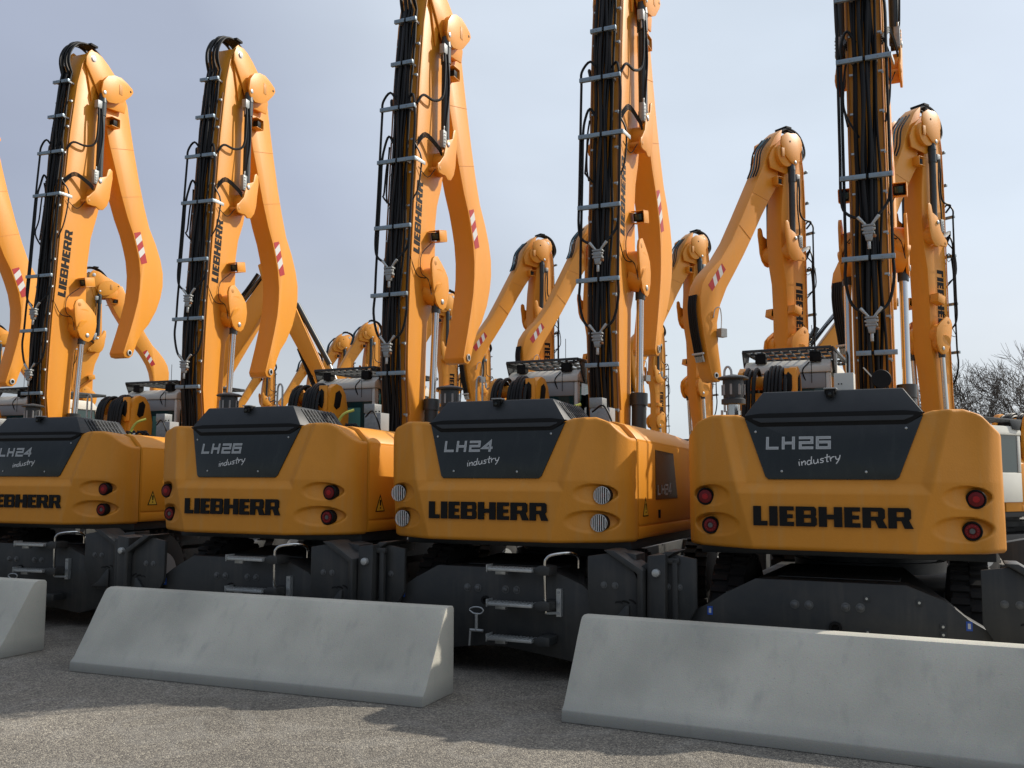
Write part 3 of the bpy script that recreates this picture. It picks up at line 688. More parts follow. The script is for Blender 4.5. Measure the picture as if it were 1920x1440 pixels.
            mb.cut().tube(smooth_path([(xc + s * .20, Y(4.7, .03), 4.72), (xc + s * .22, 3.24, 4.5), (xc + s * .24, 3.4, 4.48), (xc + s * .30, 3.45 + yo * .5, 4.5)], 4), .007, RUB, 5)
        return mb
    part('hose', key, side_hoses, b)
    def stickblocks():
        mb = MB()
        for s in (1, -1):
            mb.cut(); z = U(7.83); mb.bx(xc + s * .31 - .03, xc + s * .31 + .05, 3.70, 3.80, z - .05, z + .09, CAST); mb.cyl((xc + s * .33, 3.74, z - .04), (xc + s * .33, 3.74, z - .16), .018, STEEL, 10)
            mb.cut(); z = U(6.52); mb.bx(xc + s * .33 - .035, xc + s * .33 + .03, 3.70, 3.80, z - .12, z + .13, CAST); mb.cyl((xc + s * .34, 3.75, z + .1), (xc + s * .34, 3.75, z + .2), .012, STEEL, 8)
            for q in range(5): mb.cyl((xc + s * .365, 3.73, z - .09 + q * .045), (xc + s * .375, 3.73, z - .09 + q * .045), .010, STEEL, 8)
        return mb
    part('valve_block', key, stickblocks, b, .004)
    for n_, (z, w0, w1) in enumerate([(U(8.10), -.17, .17), (U(7.45), -.17, .17), (U(6.80), -.30, .24), (U(6.04), -.30, .29), (5.11, -.29, .26), (4.18, -.29, .26), (3.13, -.17, .25)]):
        def br(z=z, w0=w0, w1=w1, n_=n_):
            mb = MB(); y = lerp_poly(rear, z) - (.165)
            mb.bx(xc + w0, xc - .015, y - .025, y + .02, z - .026, z + .026, ZINC); mb.bx(xc + .015, xc + w1, y - .022, y + .023, z - .026, z + .026, ZINC)
            mb.bx(xc - .015, xc + .015, y - .012, y + .01, z - .018, z + .018, BLK)
            for q in (w0 + .04, w0 * .5, w1 * .5, w1 - .03):
                mb.cyl((xc + q, y - .024, z), (xc + q, y - .032, z), .007, CABG, 8)
            for q in (-.12, .12): mb.bar((xc + q, y, z), (xc + q, y + .16, z), .03, .03, CABG)
            if n_ == 3: mb.bar((xc + w1 - .006, y + .02, z + .004), (xc + w1 + .012, y + .24, z - .004), .012, .05, STEEL)
            return mb
        part('hose_bracket', key + (n_,), br, b, .002)
    def coupling():
        mb = MB()
        mb.bx(-.062, .062, -.04, .03, -.005, .02, CAST); mb.bx(-.05, .05, -.04, .03, .02, .075, CAST); mb.bx(-.066, .066, -.045, .035, .078, .10, CAST)
        mb.prism([(-.045, -.005), (.045, -.005), (.03, -.08), (-.03, -.08)], 'y', -.035, .025, CAST)
        mb.cyl((0, -.005, -.08), (0, -.005, -.17), .018, STEEL, 12)
        mb.cyl((.045, -.02, -.03), (.075, -.02, -.035), .016, BRONZE, 10); mb.cyl((.04, -.02, .05), (.07, -.02, .05), .014, STEEL, 8); mb.cyl((-.04, -.02, .05), (-.07, -.02, .05), .014, STEEL, 8)
        for s in (-1, 1): mb.cyl((s * .025, 0, .095), (s * .11, 0, .20), .014, STEEL, 10, .020)
        return mb
    for z in (4.44, 3.42): part('hose_coupling', 0, coupling, b, .004, loc=(xc, lerp_poly(rear, z) - .20, z))
    if lettering:
        def let():
            mb = MB(); h = .165
            if kind == 'near':
                d = Vector((0, .095, 1.22)).normalized(); v = Vector((0, -d.z, d.y))
                word_mesh(mb, (xc + hw + .002, 3.355, 4.80), d, v, (1, 0, 0), 1.02 + dz * .3, h, BLK, .002)
            else:
                word_mesh(mb, (xc - hw - .002, 3.53, 5.72), (0, .02, -1), (0, 1, .0), (-1, 0, 0), 1.32, .2, BLK, .002)
                word_mesh(mb, (xc + hw + .002, 3.73, 4.42), (0, 0, 1), (0, -1, .0), (1, 0, 0), 1.32, .2, BLK, .002)
            return mb
        part('lettering', ('boom',) + key, let, b)
    return b
SOUT = [(3.58, 8.60), (3.60, 8.74), (3.68, 8.82), (3.80, 8.88), (3.97, 8.89), (4.18, 8.79), (4.40, 8.58), (4.66, 8.22), (4.76, 7.85), (4.89, 7.4), (5.07, 6.83), (5.22, 6.42), (5.38, 6.05), (5.57, 5.78), (5.72, 5.5), (5.80, 5.25), (5.81, 5.0), (5.76, 4.76), (5.66, 4.5), (5.47, 4.2), (5.30, 4.02), (5.20, 3.85), (5.12, 3.66), (5.08, 3.56), (5.0, 3.50), (4.88, 3.51)]
HEAD = [(3.50, 8.50), (3.50, 8.64), (3.55, 8.74), (3.64, 8.80), (3.74, 8.81), (3.86, 8.78), (4.02, 8.69), (4.20, 8.55), (4.40, 8.34), (4.50, 8.15), (4.46, 7.95), (4.0, 7.90), (3.84, 8.05), (3.66, 8.30)]
SIN = [(4.84, 3.58), (4.90, 3.75), (4.98, 3.98), (5.08, 4.3), (5.16, 4.6), (5.19, 4.85), (5.19, 5.1), (5.14, 5.38), (5.06, 5.6), (4.96, 5.83), (4.80, 6.1), (4.6, 6.5), (4.4, 6.95), (4.22, 7.34), (4.1, 7.7), (3.98, 7.95), (3.86, 8.12), (3.74, 8.3), (3.62, 8.5)]
FOUT = [(3.58, 8.60), (3.60, 8.74), (3.68, 8.82), (3.80, 8.88), (4.0, 8.86), (4.2, 8.7), (4.42, 8.35), (4.60, 7.95), (4.85, 7.5), (5.2, 6.87), (5.5, 6.35), (5.8, 5.95), (6.15, 5.62), (6.30, 5.4), (6.36, 5.15), (6.34, 4.8), (6.27, 4.4), (6.17, 3.95), (6.10, 3.7), (6.02, 3.6), (5.9, 3.58)]
FIN = [(5.83, 3.64), (5.86, 3.9), (5.92, 4.3), (5.93, 4.7), (5.84, 5.05), (5.66, 5.4), (5.45, 5.7), (5.18, 6.1), (4.9, 6.55), (4.65, 6.97), (4.4, 7.35), (4.18, 7.65), (4.0, 7.86), (3.84, 8.12), (3.74, 8.3), (3.62, 8.5)]
def stick(par, kind='near', dz=0.0, rot=0.0, xc=XC):
    key = (kind, dz, rot, xc); hw = .165
    def T(p):
        y, z = p[0] - 3.65, p[1] - 8.66
        if kind == 'near': y, z = y - .06 * sstep(.3, 1.2, y), z - .03
        c, s = math.cos(rot), math.sin(rot)
        return (3.65 + y * c - z * s, 8.66 + y * s + z * c + dz)
    so, si = (SOUT, SIN) if kind == 'near' else (FOUT, FIN)
    def main():
        mb = MB(); mb.prism([T(p) for p in ([(3.95, 8.62), (4.12, 8.60), (4.32, 8.46), (4.50, 8.25)] + so[7:] if kind == 'near' else so[4:]) + si[:-4]], 'x', xc - hw, xc + hw, YEL)
        for s in (-1, 1):   # head cheeks straddling the boom tip
            mb.prism([(y, z + dz) for y, z in HEAD], 'x', xc + s * .224, xc + s * .252, YEL)
            mb.prism([T(p) for p in [(4.0, 8.66), (4.22, 8.50), (4.42, 8.24), (4.40, 7.98), (4.12, 7.96)]], 'x', xc + s * (hw - .02), xc + s * .224, YEL)
        return mb
    st = part('stick', key, main, par, .012)
    def disc():
        mb = MB()
        pl = [(3.80, 8.30), (3.90, 8.43), (4.05, 8.50), (4.22, 8.52), (4.36, 8.48), (4.50, 8.42), (4.53, 8.36), (4.48, 8.28), (4.38, 8.18), (4.28, 8.08), (4.12, 8.00), (3.95, 7.96), (3.82, 8.00), (3.77, 8.12)]
        if kind == 'far': pl = [(3.72, 8.2), (3.70, 8.6), (3.84, 8.72), (4.08, 8.72), (4.24, 8.62), (4.27, 8.48), (4.18, 8.27), (4.0, 8.13), (3.85, 8.07)]
        for s in (-1, 1):
            mb.cut(); mb.cyl((xc + s * .2, 4.10, 8.26 + dz), (xc + s * .339, 4.10, 8.26 + dz), .235, YEL, 32)
            mb.prism([(y, z + dz) for y, z in pl], 'x', xc + s * .338, xc + s * .366, YEL)
            mb.lathe((xc + s * .366, 3.84 if kind == 'near' else 3.86, (8.10 if kind == 'near' else 8.14) + dz), (s, 0, 0), [(0, .034), (.01, .034), (.013, 0)], STEEL, 16)
            mb.lathe((xc + s * .366, 4.46 if kind == 'near' else 4.0, (8.35 if kind == 'near' else 8.55) + dz), (s, 0, 0), [(0, .022), (.003, .02), (.004, 0)], BLK, 12)
            mb.bx(xc + s * .367 - .004, xc + s * .367 + .004, 4.18, 4.26, 8.20 + dz, 8.38 + dz, YWORN)
        return mb
    part('cylinder_boss', (kind, dz, xc), disc, st, .008)
    def lamp():
        mb = MB()
        for s in (-1, 1):
            mb.cut(); y0, z0 = T((4.22, 7.70)); x = xc + s * (hw + .07)
            mb.bx(x - .07, x + .07, y0 - .10, y0 + .10, z0 - .07, z0 - .06, YEL); mb.bx(x - .07, x + .07, y0 + .09, y0 + .10, z0 - .059, z0 + .10, YEL)
            mb.bx(x - .07, x + .07, y0 - .10, y0 + .089, z0 + .09, z0 + .10, YEL); mb.bx(x - .045, x + .045, y0 - .04, y0 + .05, z0 - .04, z0 + .06, BLK)
        return mb
    part('work_lamp', key, lamp, st, .003)
    def seam():
        mb = MB()
        for a, b_ in (((4.27, 7.27), (4.88, 7.42)), ((4.63, 6.45), (5.14, 6.60))) if kind == 'near' else (((4.45, 7.29), (4.90, 7.40)), ((4.98, 6.44), (5.28, 6.68))):
            A, B_ = T(a), T(b_)
            for s in (-1, 1): mb.cut().bar((xc + s * (hw + .001), *A), (xc + s * (hw + .001), *B_), .004, .008, YWORN, (1, 0, 0))
        return mb
    part('weld_seam', key, seam, st)
    def stripes():
        mb = MB()
        for s in (-1, 1):
            mb.cut()
            if kind == 'near': a, b_, c, d = [Vector(q) for q in ((4.98, 5.86), (5.14, 5.92), (5.355, 5.37), (5.205, 5.31))]
            else: a, b_, c, d = [Vector(q) for q in ((5.68, 5.75), (5.78, 5.86), (6.15, 5.40), (6.05, 5.29))]
            n = 5
            for k in range(n):
                f = lambda t, e: T((a if e == 0 else b_).lerp(d if e == 0 else c, t))
                t0, t1 = k / n, (k + 1) / n; sk = .13
                q = [f(min(1, max(0, t0 - sk * 0)), 0), f(max(0, t0 - sk), 1) if k else f(0, 1), f(t1 - sk, 1) if k < n - 1 else f(1, 1), f(t1, 0)]
                q = [f(t0, 0), f(max(0, t0 - sk), 1), f(t1 - sk if k < n - 1 else 1, 1), f(t1, 0)]
                mb.prism(q, 'x', xc + s * (hw + .001), xc + s * (hw + .003), REDD if k % 2 == 0 else WHT)
        return mb
    part('warning_stripe', key, stripes, st)
    def pin():
        mb = MB(); y, z = T((4.985, 3.60)) if kind == 'near' else T((5.99, 3.70))
        for s in (-1, 1):
            mb.cut(); mb.lathe((xc + s * hw, y, z), (s, 0, 0), [(0, .055), (.02, .055), (.022, .035), (.004, .034), (.003, 0)], STEEL if s > 0 else STEEL, 20)
            mb.lathe((xc + s * (hw + .005), y, z), (s, 0, 0), [(0, .034), (.001, .032), (.0015, 0)], BLK, 16)
        return mb
    part('pin', ('stick',) + key, pin, st)
    if kind == 'far':
        def tiphoses():
            mb = MB()
            for q in range(5):
                x = xc - .09 + q * .045
                pts = [(x, *T(p)) for p in ((6.39, 5.2), (6.42, 4.95), (6.38, 4.6), (6.30, 4.25), (6.26, 4.05))]
                mb.cut().tube(smooth_path(pts, 4), .02, RUB, 6)
                mb.cyl((x, *T((6.27, 4.1))), (x, *T((6.22, 3.95))), .022, STEEL, 8)
            mb.cut().bar((xc - .14, *T((6.28, 4.1))), (xc + .14, *T((6.28, 4.1))), .05, .03, STEEL)
            y, z = T((5.9, 4.5)); mb.cut().bx(xc - hw - .13, xc - hw - .01, y - .09, y + .06, z - .08, z + .08, CAST)
            mb.cut().tube(smooth_path([(xc - hw - .07, y, z + .08), (xc - hw - .05, y - .03, z + .3), (xc - hw - .06, y + .02, z + .48), (xc - hw - .02, y + .1, z + .45), (xc - hw - .01, y + .14, z + .28)], 5), .01, STEEL, 6)
            # bundle at the head
            for q in range(4):
                x = xc - .16 + q * .07
                mb.cut().tube(smooth_path([(x, *T((4.35, 8.62))), (x, *T((4.62, 8.3))), (x - .02, *T((4.72, 7.95))), (x + .02, *T((4.78, 7.75)))], 4), .016, BLUEH if q == 2 else RUB, 6)
            return mb
        part('hose', ('tip',) + key, tiphoses, st)
    return st
def cylinders(par, kind='near', dz=0.0, xc=XC):
    yo = 0 if kind == 'near' else .2
    for s in (-1, 1):
        def lift():
            mb = MB(); x = xc + s * .30
            a = Vector((x, 3.50 + yo, 1.7)); b_ = Vector((x, 3.63 + yo, 4.2)); m_ = a.lerp(b_, .44)
            mb.cyl(a, m_, .092, CYL, 24); mb.cyl(m_ + (m_ - a).normalized() * -.12, m_ + (m_ - a).normalized() * .03, .108, CYL, 24)
            mb.cyl(a, a - Vector((0, 0, .1)), .1, CYL, 16); return mb
        lc = part('lift_cylinder', (s, kind, xc), lift, par)
        def rod():
            mb = MB(); x = xc + s * .30; a = Vector((x, 3.50 + yo, 1.7)); b_ = Vector((x, 3.65 + yo, 4.2)); m_ = a.lerp(b_, .44)
            mb.cyl(m_, b_, .047, CHROME, 24); mb.cyl(b_ - Vector((0, .005, .17)), b_, .062, CYL, 20); return mb
        part('piston_rod', (s, kind, xc), rod, lc)
        def sc_():
            mb = MB(); x = xc + s * .30
            a = Vector((x, 3.86 if kind == 'near' else 3.90, (8.08 if kind == 'near' else 8.14) + dz)); b_ = Vector((x, 3.86 if kind == 'near' else 3.92, (6.50 if kind == 'near' else 6.62) + dz))
            mb.cyl(a - Vector((0, 0, .08)), b_ + Vector((0, 0, .06)), .060, CYL, 24)
            mb.cyl(a, a - Vector((0, 0, .16)), .058, CYL, 20, .078); mb.cyl(a - Vector((0, 0, .16)), a - Vector((0, 0, .40)), .072, CYL, 20)
            mb.cyl(b_ + Vector((0, 0, .08)), b_, .066, CYL, 20); mb.cyl(b_ + Vector((-.05, 0, -.02)), b_ + Vector((.05, 0, -.02)), .055, CYL, 16)
            return mb
        part('stick_cylinder', (s, kind, dz, xc), sc_, par)
def cab(par, low=False):
    dzc = -.42 if low else 0
    x0, x1, y0, y1, z0, z1 = -1.28, -.33, 3.22, 4.95, 1.55 + dzc * .4, 3.12 + dzc
    def shell():
        mb = MB()
        side = [(y0, z0), (y1 - .25, z0), (y1, z0 + .45), (y1 - .12, z1 - .1), (y1 - .3, z1), (y0 + .12, z1), (y0, z1 - .12)]
        for xa in (x0, x1 - .05): # side frames: pillars and sills
            mb.prism([(y0, z0), (y1 - .25, z0), (y1, z0 + .45), (y1, z0 + .52), (y0, z0 + .52)], 'x', xa, xa + .05, CABW)
            mb.prism([(y0, z0 + .521), (y0 + .10, z0 + .521), (y0 + .10, z1 - .14), (y0, z1 - .14)], 'x', xa, xa + .05, CABW)
            mb.prism([(y1 - .09, z0 + .521), (y1, z0 + .521), (y1 - .11, z1 - .14), (y1 - .20, z1 - .14)], 'x', xa, xa + .05, CABW)
            mb.prism([(y0 + .9, z0 + .521), (y0 + .97, z0 + .521), (y0 + .97, z1 - .14), (y0 + .9, z1 - .14)], 'x', xa, xa + .05, CABW)
        mb.prism([(y0 - .02, z1 - .139), (y1 - .08, z1 - .139), (y1 - .3, z1 + .02), (y0 + .1, z1 + .02), (y0 - .02, z1 - .06)], 'x', x0 - .01, x1 + .01, CABW)
        mb.bx(x0 + .051, x1 - .051, y0, y0 + .04, z0, z0 + .75, CABG); mb.bx(x0 + .051, x1 - .051, y0, y0 + .05, z1 - .32, z1 - .14, CABG)
        mb.bx(x0 + .051, x1 - .051, y1 - .28, y1 - .22, z0, z0 + .5, CABW); mb.bx(x0 + .051, x1 - .051, y0 + .05, y1 - .3, z0, z0 + .05, DARK)
        mb.bx(x0 + .25, x1 - .25, y0 + .5, y0 + .95, z0 + .3, z0 + 1.05, BLK)
        return mb
    c = part('cab', low, shell, par, .015)
    def glass():
        mb = MB()
        mb.bx(x0 + .052, x1 - .052, y0 + .01, y0 + .02, z0 + .75, z1 - .32, GLASS)
        for xa in (x0 + .015, x1 - .03): mb.prism([(y0 + .1, z0 + .522), (y1 - .09, z0 + .522), (y1 - .2, z1 - .141), (y0 + .1, z1 - .141)], 'x', xa, xa + .01, GLASS)
        mb.prism([(y1 - .03, z0 + .5), (y1 - .02, z0 + .5), (y1 - .13, z1 - .141), (y1 - .14, z1 - .141)], 'x', x0 + .052, x1 - .052, GLASS)
        mb.bx(x0 + .5, x0 + .72, y0 + .004, y0 + .009, z0 + .80, z1 - .40, GREENG)
        return mb
    part('window', low, glass, c)
    def guard():
        mb = MB(); zg = z1 + .13
        ya, yb = y0 - .03, y1
        for y in (ya, ya + .28, ya + .6, ya + 1.0, ya + 1.4, yb): mb.bar((x0, y, zg), (x1 + .02, y, zg + .01), .045, .03, DARK)
        for x in (x0, x1 + .02): mb.bar((x, ya, zg), (x, yb, zg + .02), .05, .035, DARK)
        for k in range(9): mb.bar((x0 + .1 + k * .1, ya, zg - .01), (x0 + .1 + k * .1, yb, zg), .012, .02, DARK)
        mb.prism([(ya, zg), (ya + .5, zg), (ya + .4, zg - .26), (ya + .2, zg - .28)], 'x', x1 + .02, x1 + .035, DARK)
        mb.prism([(ya, zg), (ya + .4, zg), (ya + .3, zg - .16), (ya + .1, zg - .18)], 'x', x0 - .03, x0 - .015, DARK)
        mb.bx(x0 + .12, x0 + .24, ya + .02, ya + .12, zg - .14, zg - .03, BLK); mb.bx(x1 - .22, x1 - .10, ya + .02, ya + .12, zg - .14, zg - .03, BLK)
        return mb
    part('roof_guard', low, guard, c, .003)
    def extras():
        mb = MB(); mb.tube(smooth_path([(x1 - .25, y0 + .02, z1 - .28), (x1 - .3, y0 - .02, z1 - .12), (x1 - .22, y0 - .02, z1 - .02)], 4), .008, RUB, 5)
        mb.cyl((x1 - .2, y0 + .1, z1), (x1 - .2, y0 + .1, z1 + .42), .004, BLK, 5); mb.cyl((x1 - .2, y0 - .02, z1 - .26), (x1 - .2, y0 - .02, z1 + .05), .004, BLK, 5)
        mb.tube([(x0 - .02, y1 - .2, z0 + .9), (x0 - .32, y1 - .1, z0 + .95), (x0 - .34, y1 - .1, z0 + .2)], .012, BLK, 6)
        mb.bx(x0 - .44, x0 - .24, y1 - .14, y1 - .07, z0 + .45, z0 + .86, BLK); mb.bx(x0 - .42, x0 - .26, y1 - .068, y1 - .062, z0 + .47, z0 + .84, GLASS)
        mb.tube([(x0 - .03, y0 + .95, z0 + .2), (x0 - .07, y0 + .95, z0 + .25), (x0 - .07, y0 + 1.1, z0 + .95), (x0 - .03, y0 + 1.1, z0 + 1.0)], .012, BLK, 6)
        return mb
    part('mirror', low, extras, c, .0)
def deck(par, cream=False, canister=True):
    def lifter():
        mb = MB()
        mb.bx(-1.19, -.68, 2.52, 2.92, 1.9, 2.70, YEL); mb.cyl((-1.25, 2.74, 2.83), (-.62, 2.74, 2.83), .075, YEL, 20)
        lp = [(2.50, 1.95), (2.98, 1.95), (3.02, 2.60), (2.94, 2.88), (2.84, 2.98), (2.72, 3.0), (2.60, 2.94), (2.54, 2.80)]
        mb.prism(lp, 'x', -.70, -.61, YEL); mb.prism(lp, 'x', -1.24, -1.18, YEL)
        mb.prism([(2.66, 2.70), (2.72, 2.66), (2.80, 2.70), (2.84, 2.86), (2.78, 2.92), (2.70, 2.88)], 'x', -.609, -.600, BLK)
        mb.bx(-.72, -.60, 2.485, 2.51, 2.60, 2.96, YEL)
        mb.prism([(-.71, 2.70), (-.66, 2.66), (-.64, 2.74), (-.64, 2.88), (-.68, 2.92), (-.71, 2.86)], 'y', 2.47, 2.484, BLK)
        return mb
    l = part('cab_lifter', 0, lifter, par, .012)
    def loops():
        mb = MB(); rnd = random.Random(3)
        for k in range(11):
            x = -1.13 + k * .042 + rnd.uniform(-.008, .008)
            if k in (3, 4): continue
            mb.cut().tube(smooth_path([(x + rnd.uniform(-.1, .05), 2.44, 2.12), (x - .01, 2.40 + rnd.uniform(0, .03), 2.5), (x, 2.46, 2.84 + rnd.uniform(-.03, .02)), (x, 2.66, 2.97 + rnd.uniform(-.03, .03)), (x, 2.86, 2.86), (x, 2.98, 2.5)], 5), .023, RUB, 7)
        return mb
    part('hose', 'lifter', loops, l)
    def handle():
        mb = MB(); mb.tube(smooth_path([(-1.36, 2.46, 2.5), (-1.36, 2.46, 2.90), (-1.345, 2.46, 2.98), (-1.32, 2.46, 3.0), (-1.295, 2.46, 2.98), (-1.28, 2.46, 2.90), (-1.28, 2.46, 2.5)], 4), .013, STEEL, 8); return mb
    part('handrail', 'deck', handle, par)
    if canister:
        def can():
            mb = MB(); mb.lathe((-.97, 1.05, 2.22), (0, 0, 1), [(0, .055), (.15, .055), (.15, .072), (.19, .072), (.19, .062), (.26, .062)], CHROME, 24)
            mb.lathe((-.97, 1.05, 2.41), (0, 0, 1), [(.06, .08), (.065, .112), (.11, .112), (.12, .09), (.17, .098), (.28, .098), (.3, .095)], DARK, 28)
            mb.lathe((-.97, 1.05, 2.71), (0, 0, 1), [(0, .142), (.015, .145), (.03, .11), (.045, .03), (.05, 0)], DARK, 28)
            for k in range(8):
                a = k * math.pi / 4; mb.bar((-.97 + .102 * math.cos(a), 1.05 + .102 * math.sin(a), 2.56), (-.97 + .102 * math.cos(a), 1.05 + .102 * math.sin(a), 2.66), .02, .006, CABG)
            mb.cyl((-1.08, 1.05, 2.2), (-1.08, 1.05, 2.42), .012, STEEL, 8)
            return mb
        part('air_precleaner', 0, can, par)
    def box():
        mb = MB(); mb.bx(.26, .48, 2.05, 2.25, 2.22, 2.55, CABG); mb.bx(.25, .40, 2.04, 2.2, 2.55, 2.66, CAST); mb.bx(.255, .485, 2.045, 2.055, 2.23, 2.53, CAST)
        for k in range(5): mb.cyl((.28 + k * .045, 2.05, 2.555), (.28 + k * .045, 2.05, 2.575), .01, BLK, 8)
        return mb
    part('electric_box', 0, box, par, .006)
    def clutter():
        mb = MB(); rnd = random.Random(8)
        mb.tube(smooth_path([(-.02, 1.8, 2.22), (.02, 1.8, 2.38), (.1, 1.82, 2.52), (.2, 1.9, 2.58)], 5), .017, CABLE, 8)
        mb.tube(smooth_path([(.3, 2.0, 2.5), (.46, 1.9, 2.56), (.55, 1.9, 2.4), (.56, 1.95, 2.22)], 5), .01, RUB, 6)
        for k in range(9):
            x = rnd.uniform(-.0, .34); y = rnd.uniform(1.75, 2.02); z = rnd.uniform(2.24, 2.42)
            mb.cyl((x, y, z), (x + rnd.uniform(-.08, .08), y, z + rnd.uniform(-.04, .08)), rnd.uniform(.02, .045), rnd.choice([DARK, BLK, CABG, STEEL]), 12)
        mb.bx(0, .36, 1.78, 2.02, 2.2, 2.28, BLK)
        for k in range(6):
            x = rnd.uniform(0, .4); mb.tube(smooth_path([(x, 1.76, 2.22), (x + .05, 1.73, 2.36), (x + rnd.uniform(-.15, .2), 1.8, 2.4), (x + rnd.uniform(-.1, .2), 1.9, 2.25)], 4), .009, RUB, 5)
        return mb
    part('swing_valve', 0, clutter, par)
    if cream:
        def cr():
            mb = MB(); mb.bx(-.07, .10, 1.15, 1.32, 2.46, 2.74, CABW); mb.bx(-.045, .02, 1.14, 1.149, 2.50, 2.58, BLK)
            for k in (0, 1): mb.cyl((-.03 + k * .025, 1.149, 2.64), (-.03 + k * .025, 1.145, 2.64), .007, BLK, 8)
            return mb
        part('heater_unit', 0, cr, par, .03, seg=4)
        def mir():
            mb = MB(); n = 20
            mb.lathe((.31, 1.5, 2.70), (.25, -1, .1), [(0, .05), (.02, .085), (.03, .09), (.036, .085)], BLK, 24)
            mb.bar((.16, 1.5, 2.82), (.42, 1.5, 2.5), .02, .012, CABW); return mb
        part('round_mirror', 0, mir, par)
def under(par, steps=True, off=0.04):
    bo = .05 if steps else .20
    PL = [(-1.50, .46), (-.98, .74), (-.86, .82), (-.60, .955), (.55, .955), (.84, .84), (.98, .72), (1.50, .42), (1.50, .30), (1.0, .22), (.8, .17), (.1, .26), (-.1, .26), (-.8, .17), (-1.0, .22), (-1.5, .30)]
    def frame():
        mb = MB(); mb.prism([(x + off, z) for x, z in PL], 'y', .10, .16, CHAS)
        mb.prism([(x * .97 + off, z - .012) for x, z in PL], 'y', .161, .50, CHAS)
        mb.add([(-.85 + off, .12, .835), (.85 + off, .12, .835), (.48 + off, 1.2, 1.0), (-.48 + off, 1.2, 1.0), (-.85 + off, .12, .80), (.85 + off, .12, .80), (.48 + off, 1.2, .8), (-.48 + off, 1.2, .8)],
               [(0, 1, 2, 3), (0, 3, 7, 4), (1, 5, 6, 2), (4, 7, 6, 5), (0, 4, 5, 1), (2, 6, 7, 3)], CHAS)
        mb.bx(-.48 + off, .48 + off, .5, 5.0, .45, .95, CHAS); mb.bx(-1.0, 1.0, 1.3, 4.2, .55, .80, CHAS)
        for y in (1.15, 4.25): mb.cyl((-1.0, y, .52), (1.0, y, .52), .13, CHAS, 16)
        mb.prism([(x + off, z) for x, z in PL], 'y', 5.0, 5.06, CHAS)
        mb.lathe((-.12 + off, .10, .93 - .12), (0, -1, 0), [(0, 0.001), (.001, 0.0)], BLK, 8)
        return mb
    u = part('undercarriage', off, frame, par, .012)
    part('slewing_ring', 0, lambda: MB().lathe((.1, 2.15, .90), (0, 0, 1), [(0, .70), (.1, .70), (.1, .62), (.16, .62), (.16, .66), (.22, .66)], DARK, 40), par)
    for x in (-.24, -.13, .15, .26):
        part('bolt_cap', 0, lambda: MB().lathe((0, 0, 0), (0, -1, 0), [(0, .036), (.004, .036), (.005, .024), (.02, .022), (.024, .016), (.025, 0)], BOLT, 16), u, loc=(x + off - .05, .10, .765))
    for s in (-1, 1):
        def brk(s=s):
            mb = MB(); q = [(.87, 1.10), (1.06, 1.13), (1.28, 1.0), (1.32, .92), (1.32, .44), (1.0, .48), (.87, .70)]
            mb.prism([(s * (a + bo) + off, b_) for a, b_ in q], 'y', .02, .06, CHAS)
            mb.prism([(s * (a + bo) + off, b_) for a, b_ in [(1.03, 1.16), (1.12, 1.16), (1.38, 1.0), (1.38, .40), (1.33, .40), (1.33, .97)]], 'y', -.03, .30, CHAS)
            mb.prism([(s * (a + bo) + off, b_) for a, b_ in [(1.10, .56), (1.22, .70), (1.25, .70), (1.25, .50), (1.0, .50)]], 'y', -.005, .02, CHAS)
            return mb
        o = part('outrigger_bracket', (s, off), brk, u, .008)
        def leg(s=s):
            mb = MB(); mb.prism([(s * (a + bo) + off, b_) for a, b_ in [(1.40, 1.12), (1.56, 1.14), (1.55, .60), (1.50, .20), (1.38, .20)]], 'y', .04, .30, CHAS)
            mb.cyl((s * (1.48 + bo) + off, .0, .98), (s * (1.48 + bo) + off, .34, .98), .035, STEEL, 14)
            mb.bar((s * (1.62 + bo) + off, .12, 1.1), (s * (1.62 + bo) + off, .12, .35), .05, .05, CHAS); mb.bar((s * (1.44 + bo) + off, .12, 1.08), (s * (1.66 + bo) + off, .12, 1.08), .05, .05, CHAS)
            return mb
        lg = part('outrigger', (s, off), leg, par, .01)
        part('foot_pad', (s, off), lambda s=s: MB().lathe((s * (1.45 + bo) + off, .18, .12), (0, 0, 1), [(0, .2), (.03, .2), (.05, .12), (.10, .05)], CHAS, 20), lg)
        def leg2(s=s):
            mb = MB(); mb.prism([(s * (a + bo) + off, b_) for a, b_ in [(1.10, 1.0), (1.56, 1.10), (1.55, .60), (1.50, .20), (1.38, .20), (1.3, .6)]], 'y', 4.9, 5.2, CHAS)
            mb.lathe((s * (1.45 + bo) + off, 5.05, .12), (0, 0, 1), [(0, .2), (.03, .2), (.05, .12), (.10, .05)], CHAS, 20); return mb
        part('outrigger', (s, off, 'front'), leg2, par, .01)
        def bolts(s=s):
            mb = MB()
            for x in (1.02, 1.12): mb.cut().lathe((s * (x + bo) + off, .02, .86), (0, -1, 0), [(0, .03), (.004, .03), (.005, .02), (.018, .018), (.02, 0)], BOLT, 14)
            return mb
        part('bolt', (s, off), bolts, o)
        def stk(s=s):
            mb = MB(); x = s * .98 + off; mb.bx(x - .022, x + .022, .095, .099, .64, .71, BLUE); mb.bx(x - .01, x + .01, .0945, .0949, .655, .695, WHT); return mb
        part('sticker', (s, off), stk, u)
        def hose_(s=s):
            mb = MB()
            for k in range(3): mb.cut().tube(smooth_path([(s * (1.12 + bo + .05 * k) + off, .09, .62), (s * (1.10 + bo + .06 * k) + off, .04, .70 + .02 * k), (s * (1.18 + bo + .06 * k) + off, .03, .72), (s * (1.22 + bo + .05 * k) + off, .08, .6)], 4), .014, RUB, 6)
            return mb
        part('hose', ('uc', s, off), hose_, u)
